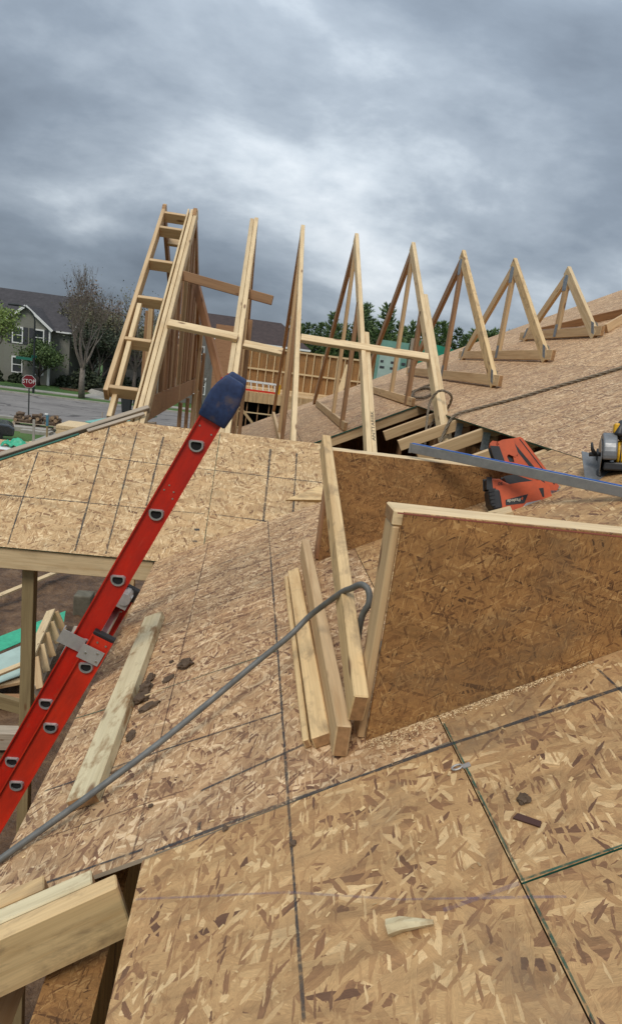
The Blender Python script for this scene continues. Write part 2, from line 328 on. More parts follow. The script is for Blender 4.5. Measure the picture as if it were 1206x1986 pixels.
M_SHING = mat_shingle('charcoal_shingle', (0.052, 0.047, 0.050))
M_SHINGB = mat_shingle('brown_shingle', (0.055, 0.036, 0.032))
M_GLASS, _t, _b = newmat('window_glass', 0.08); _b.inputs['Base Color'].default_value = (0.03, 0.035, 0.04, 1); _b.inputs['Specular IOR Level'].default_value = 0.8
M_SHUT = mat_plain('shutter_grey', (0.045, 0.047, 0.055), 0.6)
M_TEAL = mat_plain('green_sheathing', (0.175, 0.36, 0.29), 0.6, var=0.22, nscale=4)
M_TEALP = mat_plain('pale_green_sheathing', (0.40, 0.52, 0.46), 0.6, var=0.15, nscale=5)
M_WRAP = mat_plain('green_wrap', (0.025, 0.30, 0.185), 0.40, var=0.3, nscale=5, bmp=0.02)
M_TARP = mat_plain('green_tarp', (0.045, 0.42, 0.235), 0.45, var=0.25, nscale=9, bmp=0.02)
M_CYAN = mat_plain('cyan_sheathing', (0.21, 0.50, 0.44), 0.55, var=0.15)
M_CARD = mat_plain('cardboard', (0.28, 0.16, 0.11), 0.85, var=0.15)
M_STOPR = mat_plain('sign_red', (0.20, 0.006, 0.014), 0.5, var=0.15)
M_POST = mat_plain('dark_post', (0.022, 0.026, 0.026), 0.6)
M_SIGNG = mat_plain('street_sign_green', (0.015, 0.15, 0.10), 0.5)
M_CAR = mat_plain('car_paint_grey', (0.05, 0.055, 0.06), 0.25, 0.3, 0.1, coat=0.6)
M_BLUEP = mat_plain('blue_paint', (0.07, 0.20, 0.27), 0.6)

# ================================================================== mesh helpers
class MB:
    def __init__(s): s.v = []; s.f = []; s.mi = []
    def add(s, verts, faces, mi=0):
        o = len(s.v); s.v += [tuple(x) for x in verts]; s.f += [tuple(i+o for i in f) for f in faces]; s.mi += [mi]*len(faces)
    def box(s, lo, hi, mi=0):
        x0, y0, z0 = lo; x1, y1, z1 = hi
        s.add([(x0, y0, z0), (x1, y0, z0), (x1, y1, z0), (x0, y1, z0), (x0, y0, z1), (x1, y0, z1), (x1, y1, z1), (x0, y1, z1)],
              [(0, 3, 2, 1), (4, 5, 6, 7), (0, 1, 5, 4), (1, 2, 6, 5), (2, 3, 7, 6), (3, 0, 4, 7)], mi)
    def cbox(s, lo, hi, c):
        """chamfered box"""
        vs = []; idx = {}
        for sx in (0, 1):
            for sy in (0, 1):
                for sz in (0, 1):
                    p = [(lo, hi)[sx][0], (lo, hi)[sy][1], (lo, hi)[sz][2]]
                    d = [1-2*sx, 1-2*sy, 1-2*sz]
                    for a in range(3):
                        q = [p[i]+(d[i]*c if i != a else 0) for i in range(3)]
                        idx[(sx, sy, sz, a)] = len(vs); vs.append(tuple(q))
        fs = []
        for a in range(3):
            o = [i for i in range(3) if i != a]
            for sg in (0, 1):
                loop = []
                for u, w in ((0, 0), (1, 0), (1, 1), (0, 1)):
                    k = [0, 0, 0]; k[a] = sg; k[o[0]] = u; k[o[1]] = w
                    loop.append(idx[(*k, a)])
                fs.append(loop)
        for a in range(3):      # edges along axis a
            o = [i for i in range(3) if i != a]
            for u in (0, 1):
                for w in (0, 1):
                    k0 = [0, 0, 0]; k0[o[0]] = u; k0[o[1]] = w; k1 = list(k0); k1[a] = 1
                    fs.append([idx[(*k0, o[0])], idx[(*k0, o[1])], idx[(*k1, o[1])], idx[(*k1, o[0])]])
        for sx in (0, 1):
            for sy in (0, 1):
                for sz in (0, 1): fs.append([idx[(sx, sy, sz, a)] for a in range(3)])
        s.add(vs, fs)
    def prism(s, poly, z0, z1, mi=0, side=None):
        n = len(poly)
        vs = [(x, y, z0) for x, y in poly]+[(x, y, z1) for x, y in poly]
        s.add(vs, [tuple(range(n-1, -1, -1)), tuple(range(n, 2*n))], mi)
        s.add(vs, [(i, (i+1) % n, n+(i+1) % n, n+i) for i in range(n)], mi if side is None else side)
    def tube(s, pts, rad, seg=8, cap=True, mi=0, flat=1.0):
        pts = [V(p) for p in pts]; n = len(pts)
        rs = rad if isinstance(rad, (list, tuple)) else [rad]*n
        t0 = (pts[1]-pts[0]).normalized(); nrm = t0.orthogonal().normalized(); rings = []
        for i in range(n):
            if i == 0: t = t0
            elif i == n-1: t = (pts[-1]-pts[-2]).normalized()
            else: t = (pts[i+1]-pts[i-1]).normalized()
            nrm = (nrm-t*nrm.dot(t)); nrm = nrm.normalized() if nrm.length > 1e-6 else t.orthogonal().normalized()
            bn = t.cross(nrm)
            rings.append([pts[i]+(nrm*math.cos(2*math.pi*k/seg)+bn*math.sin(2*math.pi*k/seg)*flat)*rs[i] for k in range(seg)])
        vs = [p for r in rings for p in r]; fs = []
        for i in range(n-1):
            for k in range(seg):
                a, b_ = i*seg+k, i*seg+(k+1) % seg
                fs.append((a, b_, b_+seg, a+seg))
        if cap: fs += [tuple(range(seg-1, -1, -1)), tuple(range((n-1)*seg, n*seg))]
        s.add(vs, fs, mi)
    def mesh(s, name, mats, smooth=False):
        me = bpy.data.meshes.new(name); me.from_pydata(s.v, [], s.f)
        for m in (mats if isinstance(mats, (list, tuple)) else [mats]): me.materials.append(m)
        if any(s.mi): me.polygons.foreach_set('material_index', s.mi)
        bm = bmesh.new(); bm.from_mesh(me); bmesh.ops.recalc_face_normals(bm, faces=bm.faces); bm.to_mesh(me); bm.free()
        if smooth: me.polygons.foreach_set('use_smooth', [True]*len(me.polygons))
        me.update(); return me
    def build(s, name, mats, parent=None, mw=None, smooth=False):
        return link(name, s.mesh(name, mats, smooth), parent, mw)
def link(name, me, parent=None, mw=None):
    o = bpy.data.objects.new(name, me); COL.objects.link(o)
    mw = mw if mw is not None else Matrix.Identity(4)
    if parent is not None:
        o.parent = parent; o.matrix_parent_inverse = world_of(parent).inverted()
        o['_w'] = 0; del o['_w']
    o.matrix_basis = mw; WORLD[o.name] = mw
    return o
WORLD = {}
def world_of(o): return WORLD[o.name]
def tag(o, label, cat, group=None):
    o['label'] = label; o['category'] = cat
    if group: o['group'] = group
    return o
def thing(name, label, cat, loc=(0, 0, 0), group=None):
    o = bpy.data.objects.new(name, None); COL.objects.link(o); o.empty_display_size = 0.1
    o.matrix_basis = Matrix.Translation(V(loc)); WORLD[o.name] = Matrix.Translation(V(loc))
    return tag(o, label, cat, group)
def struct(o): o['kind'] = 'structure'; return o
def frame(o, x, y, z):
    x, y, z, o = V(x), V(y), V(z), V(o)
    return Matrix(((x.x, y.x, z.x, o.x), (x.y, y.y, z.y, o.y), (x.z, y.z, z.z, o.z), (0, 0, 0, 1)))
def beam(name, p0, p1, w, h, mat, parent=None, up=(0, 0, 1), ch=0.0035, mb=False):
    """board with its centre line p0-p1, h measured along up, w across"""
    p0, p1, up = V(p0), V(p1), V(up)
    x = (p1-p0); ln = x.length; x.normalize(); z = (up-x*up.dot(x)).normalized(); y = z.cross(x)
    b = MB(); b.cbox((0, -w/2, -h/2), (ln, w/2, h/2), min(ch, w*0.2, h*0.2))
    b.mi[0] = b.mi[1] = 1
    return b.build(name, [mat, M_END if mat in WOODS else mat], parent, frame(p0, x, y, z))
def bevelled(b, name, mats, width, parent=None, mw=None, seg=2, angle=0.6):
    me = b.mesh(name, mats)
    bm = bmesh.new(); bm.from_mesh(me); bmesh.ops.remove_doubles(bm, verts=bm.verts, dist=1e-5)
    es = [e for e in bm.edges if len(e.link_faces) == 2 and e.calc_face_angle(0) > angle]
    bmesh.ops.bevel(bm, geom=es, offset=width, segments=seg, affect='EDGES', clamp_overlap=True, profile=0.5)
    bm.to_mesh(me); bm.free(); return link(name, me, parent, mw)
def text_obj(name, s, size, mat, mw, parent, depth=0.0004, shear=0.0, sx=1.0):
    cu_ = bpy.data.curves.new('t', 'FONT'); cu_.body = s; cu_.size = size; cu_.extrude = depth; cu_.align_x = 'CENTER'; cu_.align_y = 'CENTER'; cu_.shear = shear; cu_.resolution_u = 3
    o = bpy.data.objects.new('t', cu_); COL.objects.link(o); bpy.context.view_layer.update()
    me = bpy.data.meshes.new_from_object(o.evaluated_get(bpy.context.evaluated_depsgraph_get())); bpy.data.objects.remove(o); bpy.data.curves.remove(cu_)
    if sx != 1.0:
        for v in me.vertices: v.co.x *= sx
    me.materials.clear(); me.materials.append(mat); me.name = name
    return link(name, me, parent, mw)

# ================================================================== ground, street
def sheet(name, x0, y0, x1, y1, z, mat):
    b = MB(); b.add([(x0, y0, z), (x1, y0, z), (x1, y1, z), (x0, y1, z)], [(0, 1, 2, 3)])
    return struct(b.build(name, mat))
sheet('ground', -900, -300, 900, 1500, -0.02, M_GRASS)
# mud round the building site: a lumpy sheet
b = MB(); nx, ny = 230, 260; x0, x1, y0, y1 = -11.0, 12.0, -8.0, 27.0
for j in range(ny+1):
    for i in range(nx+1):
        x = x0+(x1-x0)*i/nx; y = y0+(y1-y0)*j/ny
        h = 0.10*mnoise.noise(V((x*0.9, y*0.9, 1)))+0.07*mnoise.noise(V((x*2.7, y*2.4, 4)))+0.055*mnoise.noise(V((x*6, y*5, 9)))+0.03*mnoise.noise(V((x*13, y*11, 3)))
        e = min(1, min(x-x0, x1-x, y-y0, y1-y)/1.5)
        b.v.append((x, y, (0.10+h)*e-0.05*(1-e)+0.0))
b.f = [(j*(nx+1)+i, j*(nx+1)+i+1, (j+1)*(nx+1)+i+1, (j+1)*(nx+1)+i) for j in range(ny) for i in range(nx)]; b.mi = [0]*len(b.f)
struct(b.build('mud_ground', M_MUD, smooth=True))
def gz(x, y): return 0.10
sheet('street', -140, 39.5, 140, 54.2, 0.0, M_STREET)
for nm, ya, yb in (('kerb', 54.2, 54.45), ('kerb', 39.25, 39.5)):
    b = MB(); b.box((-140, ya, -0.1), (140, yb, 0.12)); struct(b.build(nm, M_CONC))
b = MB(); b.box((-140, 57.6, -0.1), (140, 59.0, 0.06)); struct(b.build('sidewalk', M_CONC))
sheet('driveway', -10.9, 28.2, -6.6, 39.25, 0.012, M_CONC)
sheet('driveway', -15.6, 59.0, -10.6, 70, 0.004, M_CONC)
# curving garden path and mulch ring across the street
b = MB(); b.tube([(x, y, 0.0) for x, y in ((-13.5, 59), (-14.6, 61.5), (-16.2, 63.5), (-15.2, 66), (-12, 67.5))], 0.5, 6, flat=0.06); struct(b.build('garden_path', M_CONC))

# ================================================================== the roofs
KA, MA = 4.595, 0.5          # main roof:  z = KA + 0.5 x
KB, MBP = 1.293, 0.8         # gable roof: z = KB + 0.8 y (near slope)
RY, RZ = 7.28, 7.117         # gable ridge
sA = math.sqrt(1+MA*MA); sB = math.sqrt(1+MBP*MBP)
UA = V((1, 0, MA))/sA; NA = V((-MA, 0, 1))/sA
UB = V((0, 1, MBP))/sB; NB = V((0, -MBP, 1))/sB
FA = frame((0, 0, KA), UA, (0, 1, 0), NA)           # local (u, v): u along the slope, v = world y
FB = frame((0, 0, KB), (1, 0, 0), UB, NB)           # local (u, v): u = world x, v along the slope
def onA(x, y, h=0.0): return V((x, y, KA+MA*x))+NA*h
def onB(x, y, h=0.0): return V((x, y, KB+MBP*y))+NB*h
def panelA(poly, parent, mat=M_OSB, th=0.0115, lift=0.0, edge=None):
    b = MB(); b.prism([(x*sA, y) for x, y in poly], -th+lift, lift, 0, 1)
    return b.build('osb_panel', [mat, edge or M_GREENEDGE], parent, FA)
def panelB(poly, parent, mat=M_OSBY, th=0.0115):
    b = MB(); b.prism([(x, y*sB) for x, y in poly], -th, 0, 0, 1)
    return b.build('osb_panel', [mat, M_GREENEDGE], parent, FB)
def line_strip(pts, wid, F, ku, kv, parent, mat=None, jit=0.16, h=0.0012):
    pts = [V((x*ku, y*kv)) for x, y in pts]; out = []
    for a, c in zip(pts[:-1], pts[1:]):
        n = max(2, int((c-a).length/0.06))
        for i in range(n+(1 if c is pts[-1] else 0)): out.append(a.lerp(c, i/n))
    b = MB(); d = (pts[-1]-pts[0]).normalized(); pr = V((-d.y, d.x))
    for p in out:
        w = wid*0.41*(1+random.uniform(-jit, jit)*1.6); o = pr*random.uniform(-jit, jit)*wid*0.35
        b.v += [(*(p+o-pr*w), h), (*(p+o+pr*w), h)]
    b.f = [(2*i, 2*i+1, 2*i+3, 2*i+2) for i in range(len(out)-1)]; b.mi = [0]*len(b.f)
    return b.build('marker_line', mat or M_MARK, parent, F)
roofA = thing('main_roof', 'large tan OSB sheathed roof slope with long ruled marker lines', 'roof', (0, 2, KA))
XE = -0.525
G = 0.0013
NOTX, NOTY = -0.145, 1.235
# lower row
panelA([(XE, NOTY+0.003), (NOTX+0.06, NOTY+0.003), (0.548-G, 1.262), (0.548-G, 3.825), (XE+0.012, 3.825)], roofA, M_OSBP, edge=M_WOODW)
panelA([(NOTX, NOTY-1.4), (0.548-G, -1.4), (0.548-G, 1.258), (NOTX+0.062, NOTY-0.002), (NOTX, NOTY-0.006)], roofA)
panelA([(XE, -1.4), (NOTX-0.005, -1.4), (NOTX-0.005, 0.35), (XE, 0.35)], roofA)
# second row
panelA([(0.548+G, 0.852), (1.62, 0.852), (1.62, 3.20), (0.548+G, 3.20)], roofA)
panelA([(0.548+G, -1.5), (1.62, -1.5), (1.62, 0.848), (0.548+G, 0.848)], roofA)
panelA([(0.548-G+0.004, 3.204), (0.60, 3.204), (0.60, 3.825), (0.552, 3.825)], roofA)
# rows above, up to the ridge
xs = [1.624]
while xs[-1] < 8.6: xs.append(min(8.7, xs[-1]+1.09))
for r, (xa, xb) in enumerate(zip(xs[:-1], xs[1:])):
    off = [2.1, 3.35, 1.4, 2.7][r % 4]; ys = [-1.5]+[off+2.44*k for k in range(-1, 5)]
    ys = sorted(set([y for y in ys if -1.5 <= y < 10.0]+[10.2]))
    for ya, yb in zip(ys[:-1], ys[1:]):
        panelA([(xa+G, ya+G), (xb-G, ya+G), (xb-G, yb-G), (xa+G, yb-G)], roofA, M_OSBP)
# far bay below the hole's upper edge
for ya, yb in ((6.16, 8.5), (8.504, 10.2)):
    panelA([(0.55, ya), (1.62, ya), (1.62, yb), (0.55, yb)], roofA, M_OSBP)
    panelA([(-0.30, ya), (0.546, ya), (0.546, yb), (-0.30, yb)], roofA, M_OSBP)
# trusses under the far bay's near edge, exposed in the hole
beam('rafter', onA(-0.30, 6.19, -0.058), onA(1.75, 6.19, -0.058), 0.038, 0.089, M_WOOD, roofA, NA)
beam('rafter', onA(XE+0.03, 3.80, -0.085), onA(0.6, 3.80, -0.085), 0.038, 0.14, M_WOOD, roofA, NA)
for yy in (3.30, 3.72, 4.32, 4.93, 5.54):
    beam('rafter', onA(1.18, yy, -0.062), onA(2.9, yy, -0.062), 0.038, 0.089, M_WOOD, roofA, NA)
    beam('web', (1.72, yy, 2.6), (1.72, yy, 5.35), 0.038, 0.089, M_WOODD, roofA, (1, 0, 0))
    bb = MB(); bb.box((1.645, yy-0.0215, 5.24), (1.70, yy-0.0193, 5.37)); bb.build('gusset_plate', M_PLATE, roofA)
# eave fascia along the main roof, ridge, other slope, and walls under it
beam('fascia', onA(XE+0.022, 0.0, -0.115)+V((0, -1.4, 0)), onA(XE+0.022, 3.78, -0.115), 0.038, 0.19, M_WOOD, roofA, NA)
b = MB(); zr = KA+MA*8.7
b.add([(8.702, -1.5, zr), (15, -1.5, zr-3.15), (15, 10.2, zr-3.15), (8.702, 10.2, zr), (8.702, -1.5, zr-0.012), (15, -1.5, zr-3.162), (15, 10.2, zr-3.162), (8.702, 10.2, zr-0.012)], [(0, 1, 2, 3), (7, 6, 5, 4), (0, 4, 5, 1), (3, 2, 6, 7)])
b.build('far_slope', M_OSB, roofA)
lnA = lambda pts, w, m=None: line_strip(pts, w, FA, sA, 1, roofA, m)
# ruled nail lines on the main roof (16 inch grid) and marker strokes
lnA([(0.182, 0.75), (0.180, 1.9), (0.172, 3.82)], 0.0085)
lnA([(-0.172, 1.245), (-0.180, 2.4), (-0.188, 3.80)], 0.0075, M_MARKB)
lnA([(0.915, -0.2), (0.915, 1.33)], 0.008)
lnA([(-0.12, 1.245), (0.18, 1.252), (0.54, 1.25), (0.94, 1.235), (1.5, 1.24)], 0.0125)
lnA([(-0.46, 1.27), (-0.15, 1.265)], 0.008)
lnA([(-0.03, 1.405), (0.18, 1.437), (0.29, 1.452)], 0.010)
lnA([(-0.45, 1.44), (-0.05, 1.43)], 0.006, M_MARKB)
lnA([(-0.50, 1.662), (-0.38, 1.658), (-0.15, 1.655), (0.18, 1.632)], 0.0095)
lnA([(-0.52, 2.062), (-0.385, 2.045)], 0.009, M_MARKG)
lnA([(-0.24, 2.05), (0.18, 2.025)], 0.006, M_MARKG)
for yy, xa, xb, wd in ((2.28, -0.5, -0.02, 0.007), (2.44, -0.28, 0.36, 0.008), (2.66, -0.46, 0.18, 0.006), (2.86, -0.27, 0.27, 0.009), (3.06, -0.5, 0.30, 0.006), (3.27, -0.49, 0.31, 0.009), (3.47, -0.5, -0.1, 0.006), (3.66, -0.48, 0.32, 0.009)):
    lnA([(xa, yy), (xb, yy+0.02)], wd, M_MARKB)
lnA([(-0.14, 1.12), (0.17, 1.0), (0.36, 0.90), (0.60, 0.80)], 0.006, M_MARKP)
lnA([(0.42, 0.852), (0.545, 0.852)], 0.012, M_MARKP)
lnA([(0.55, 0.856), (0.9, 0.853)], 0.005, M_MARKG)
lnA([(0.553, 1.33), (0.553, 0.3)], 0.005, M_MARKG)
lnA([(-0.022, 1.29), (-0.022, 1.262)], 0.012)
for x_ in (1.935, 2.27, 3.05, 3.4, 4.15): lnA([(x_, 0.9), (x_+0.01, 8.6)], 0.007, M_MARKB)
for y_ in (3.55, 4.47, 5.3, 6.5, 7.7, 8.6): lnA([(1.66, y_), (4.4, y_+0.03)], 0.0065, M_MARKB)
lnA([(1.69, 3.46), (2.25, 3.65)], 0.006, M_MARKB)
for y_ in (6.9, 7.6, 8.3, 9.0): lnA([(-0.2, y_), (1.6, y_)], 0.006, M_MARKB)
# a broken panel clip squeezed into the joint
b = MB(); b.tube([(0.545*sA+0.012*math.cos(a)-0.010, 1.165+0.007*math.sin(a), 0.006) for a in np.linspace(0, 2*math.pi, 13)[:-1]]+[(0.545*sA+0.002, 1.165, 0.006)], 0.0022, 6); b.box((0.545*sA+0.002, 1.158, 0.001), (0.545*sA+0.020, 1.170, 0.004))
b.build('panel_clip', M_ALUD, roofA, FA)

roofB = thing('gable_roof', 'yellow OSB sheathed lower strip of the steep gable roof with grid lines', 'roof', (-0.5, 4.3, KB+MBP*4.3))
YE, YT = 3.815, 4.75
HX = lambda y: -0.955-(4.75-y)*1.80            # hip line
panelB([(HX(YE)+0.0, YE), (-0.222-G, YE), (-0.222-G, YT), (HX(YT), YT)], roofB)
panelB([(-0.222+G, YE), (0.62, YE), (0.62, YT), (-0.222+G, YT)], roofB)
lnB = lambda pts, w, m=None: line_strip(pts, w, FB, 1, sB, roofB, m)
lnB([(-1.45, 4.44), (-1.42, 3.83)], 0.010); lnB([(-1.03, 4.69), (-1.012, 3.83)], 0.014); lnB([(-0.825, 4.67), (-0.822, 3.83)], 0.013)
lnB([(-0.63, 4.66), (-0.642, 4.15)], 0.014); lnB([(0.168, 4.66), (0.155, 4.125)], 0.017); lnB([(0.368, 4.65), (0.358, 4.20)], 0.015)
lnB([(-1.45, 4.452), (0.56, 4.445)], 0.0075); lnB([(-1.9, 4.125), (-0.25, 4.136)], 0.010); lnB([(-0.20, 4.14), (0.19, 4.13)], 0.009)
lnB([(-0.222, 4.74), (-0.222, 3.83)], 0.006, M_MARKG)
lnB([(-0.30, 4.03), (-0.265, 4.03)], 0.02); lnB([(-0.30, 3.955), (-0.27, 3.955)], 0.016)
lnB([(-0.29, 4.42), (-0.24, 4.42)], 0.008)
beam('fascia', (HX(YE)-0.3, YE+0.036, KB+MBP*YE-0.078), (-0.525, YE+0.036, KB+MBP*YE-0.078), 0.038, 0.140, M_WOODL, roofB)
# hip board and its cap strip
hp0, hp1 = onB(HX(4.00)-0.06, 4.02, -0.04), onB(HX(4.80)-0.05, 4.83, -0.035)
beam('hip_board', onB(HX(3.84)-0.05, 3.865, -0.022), onB(HX(4.86)-0.03, 4.885, -0.016), 0.038, 0.06, M_WOODW, roofB, NB)
beam('green_strip', onB(HX(3.84)+0.004, 3.845, 0.004), onB(HX(4.60)+0.004, 4.605, 0.004), 0.016, 0.007, M_GREENEDGE, roofB, NB)
beam('edge_strip', onB(HX(4.62)+0.02, 4.63, 0.009), onB(HX(4.80)+0.06, 4.82, 0.012), 0.03, 0.016, M_WOODW, roofB, NB)
# hidden left hip slope, so that the porch is closed from the side
b = MB(); q = [onB(HX(YE)-0.12, YE+0.02, -0.05), onB(HX(4.80)-0.05, 4.86, -0.05)]
for p in (q[0], q[1], V((q[1].x, 10.4, q[1].z)), V((q[0].x, 10.4, q[0].z))): b.v.append(tuple(p))
b.v += [(x, y, z-0.012) for x, y, z in b.v[:4]]
b.f = [(0, 1, 2, 3), (7, 6, 5, 4), (0, 4, 5, 1), (1, 5, 6, 2), (2, 6, 7, 3), (3, 7, 4, 0)]; b.mi = [0]*6
# (left open: the far hip slope is still unsheathed in the photograph)

# walls of the unfinished house; inner and end walls added to darken the opening
hw = thing('house_wall', 'unfinished house walls of OSB under the main roof eave, some added to darken the opening', 'wall', (-0.3, 2, 0))
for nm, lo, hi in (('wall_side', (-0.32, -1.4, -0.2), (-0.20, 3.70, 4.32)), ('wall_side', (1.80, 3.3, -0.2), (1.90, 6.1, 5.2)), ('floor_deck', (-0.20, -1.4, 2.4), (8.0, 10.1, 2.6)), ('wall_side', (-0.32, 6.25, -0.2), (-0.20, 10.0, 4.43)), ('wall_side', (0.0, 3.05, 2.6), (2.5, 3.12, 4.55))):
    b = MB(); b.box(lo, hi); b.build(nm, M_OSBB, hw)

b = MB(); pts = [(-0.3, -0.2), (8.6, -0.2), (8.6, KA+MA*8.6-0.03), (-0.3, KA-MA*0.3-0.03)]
b.add([(x, 10.02, z) for x, z in pts]+[(x, 10.12, z) for x, z in pts], [(0, 1, 2, 3), (7, 6, 5, 4), (0, 4, 5, 1), (1, 5, 6, 2), (2, 6, 7, 3), (3, 7, 4, 0)]); b.build('added_end_wall', M_OSBB, hw)  # sloped end wall added to shut daylight out of the opening
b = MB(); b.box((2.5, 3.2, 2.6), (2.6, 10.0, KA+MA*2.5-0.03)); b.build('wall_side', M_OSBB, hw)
# ================================================================== trusses
def plate(parent, pts, x, mat=M_PLATE):
    b = MB(); n = len(pts); b.add([(x, *p) for p in pts]+[(x-0.0015, *p) for p in pts], [tuple(range(n)), tuple(range(2*n-1, n-1, -1))]+[(i, (i+1) % n, n+(i+1) % n, n+i) for i in range(n)])
    return b.build('gusset_plate', mat, parent)
D = 0.108
nN = V((0, -MBP, 1))/sB; nF = V((0, MBP, 1))/sB
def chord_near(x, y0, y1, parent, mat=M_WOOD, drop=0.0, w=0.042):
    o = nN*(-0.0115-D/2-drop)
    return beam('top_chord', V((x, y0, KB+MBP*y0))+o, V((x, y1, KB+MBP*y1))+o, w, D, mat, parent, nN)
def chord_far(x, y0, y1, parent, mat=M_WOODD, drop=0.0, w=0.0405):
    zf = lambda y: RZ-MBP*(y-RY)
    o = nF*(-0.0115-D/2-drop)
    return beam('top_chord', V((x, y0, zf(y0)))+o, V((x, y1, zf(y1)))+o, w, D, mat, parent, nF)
GRP = 'roof trusses of the unfinished gable'
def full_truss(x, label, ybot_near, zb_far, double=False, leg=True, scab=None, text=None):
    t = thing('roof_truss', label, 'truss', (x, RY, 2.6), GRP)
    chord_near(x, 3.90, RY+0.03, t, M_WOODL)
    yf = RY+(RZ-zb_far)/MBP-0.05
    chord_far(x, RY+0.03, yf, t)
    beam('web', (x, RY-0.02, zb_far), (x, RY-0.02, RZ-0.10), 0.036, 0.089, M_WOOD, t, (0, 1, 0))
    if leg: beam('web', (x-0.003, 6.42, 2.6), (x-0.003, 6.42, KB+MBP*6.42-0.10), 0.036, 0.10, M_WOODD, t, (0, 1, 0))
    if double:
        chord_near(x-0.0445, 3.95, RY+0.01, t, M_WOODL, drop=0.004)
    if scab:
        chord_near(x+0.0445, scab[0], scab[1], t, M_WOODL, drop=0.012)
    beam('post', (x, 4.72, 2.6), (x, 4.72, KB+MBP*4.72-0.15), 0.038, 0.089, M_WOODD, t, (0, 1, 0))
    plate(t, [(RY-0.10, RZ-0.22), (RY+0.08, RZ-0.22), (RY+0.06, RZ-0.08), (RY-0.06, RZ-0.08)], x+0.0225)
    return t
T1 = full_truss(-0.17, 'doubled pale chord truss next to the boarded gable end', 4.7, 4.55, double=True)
T2 = full_truss(0.34, 'single chord truss standing between the two lengths of cross bracing', 4.7, 4.80)
T3 = full_truss(0.94, 'truss with short spliced chord and handwriting near its foot', 4.7, 5.09, scab=(4.2, 5.95))
T4 = full_truss(1.585, 'truss at the roof opening with rope looped round its chord', 4.7, 5.41, scab=(4.75, 6.55))
for t, x in ((T2, 0.34), (T3, 0.94), (T4, 1.585)):
    z = KA+MA*x
    beam('bottom_chord', (x, 6.17 if x > 0.5 else 6.3, z+0.048), (x, 9.35-(x-0.9)*1.2, z+0.048), 0.038, 0.085, M_WOOD, t)
# extra braces inside the leftmost bay
beam('web', (-0.10, 6.05, 2.6), (-0.10, 6.05, 6.0), 0.036, 0.089, M_WOODD, T1, (0, 1, 0))
beam('web', (-0.235, 5.35, 2.6), (-0.235, 5.35, 5.40), 0.038, 0.089, M_WOOD, T1, (0, 1, 0))
def handwriting():
    o = onB(0.9845, 4.98, -0.0115-0.012+0.0012)
    F = frame(o, UB, -V((1, 0, 0)), NB)
    text_obj('handwriting', 'ANTTARIBK', 0.036, M_INK, F, T3, 0.0002, sx=1.75)
handwriting()
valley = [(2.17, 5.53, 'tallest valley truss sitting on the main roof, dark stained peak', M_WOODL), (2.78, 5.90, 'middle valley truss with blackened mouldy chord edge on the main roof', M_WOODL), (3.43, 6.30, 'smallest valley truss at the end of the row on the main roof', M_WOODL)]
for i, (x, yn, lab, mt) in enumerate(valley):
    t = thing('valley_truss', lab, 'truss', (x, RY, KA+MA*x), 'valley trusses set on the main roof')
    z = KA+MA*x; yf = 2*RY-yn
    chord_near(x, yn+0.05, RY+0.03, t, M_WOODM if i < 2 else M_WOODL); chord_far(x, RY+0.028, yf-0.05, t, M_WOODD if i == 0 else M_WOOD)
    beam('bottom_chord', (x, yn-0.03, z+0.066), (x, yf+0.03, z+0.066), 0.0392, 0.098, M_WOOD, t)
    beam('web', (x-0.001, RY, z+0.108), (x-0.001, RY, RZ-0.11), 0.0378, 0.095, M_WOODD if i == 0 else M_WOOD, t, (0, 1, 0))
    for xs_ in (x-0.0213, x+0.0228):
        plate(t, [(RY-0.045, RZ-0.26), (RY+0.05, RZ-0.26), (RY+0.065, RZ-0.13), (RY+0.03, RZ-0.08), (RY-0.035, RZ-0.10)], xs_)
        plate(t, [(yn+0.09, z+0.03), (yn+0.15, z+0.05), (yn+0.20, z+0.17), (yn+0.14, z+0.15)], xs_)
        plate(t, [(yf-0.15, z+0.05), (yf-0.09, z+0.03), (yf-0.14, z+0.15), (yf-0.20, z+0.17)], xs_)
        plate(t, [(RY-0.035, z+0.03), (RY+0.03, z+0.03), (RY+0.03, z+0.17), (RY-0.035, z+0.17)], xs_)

ft = thing('flat_truss', 'small triangular truss lying flat on the roof behind the smallest valley truss', 'truss', tuple(onA(3.7, 7.1)), None)
beam('chord', onA(3.56, 6.42, 0.046), onA(4.22, 6.98, 0.046), 0.038, 0.089, M_WOOD, ft, NA)
beam('chord', onA(4.20, 7.02, 0.046), onA(3.62, 8.35, 0.046), 0.038, 0.089, M_WOODD, ft, NA)
beam('chord', onA(3.535, 6.45, 0.046), onA(3.58, 8.33, 0.046), 0.038, 0.089, M_WOODD, ft, NA)
bb = MB(); bb.box((4.13*sA, 6.90, 0.091), (4.20*sA, 7.08, 0.0925)); bb.build('gusset_plate', M_PLATE, ft, FA)
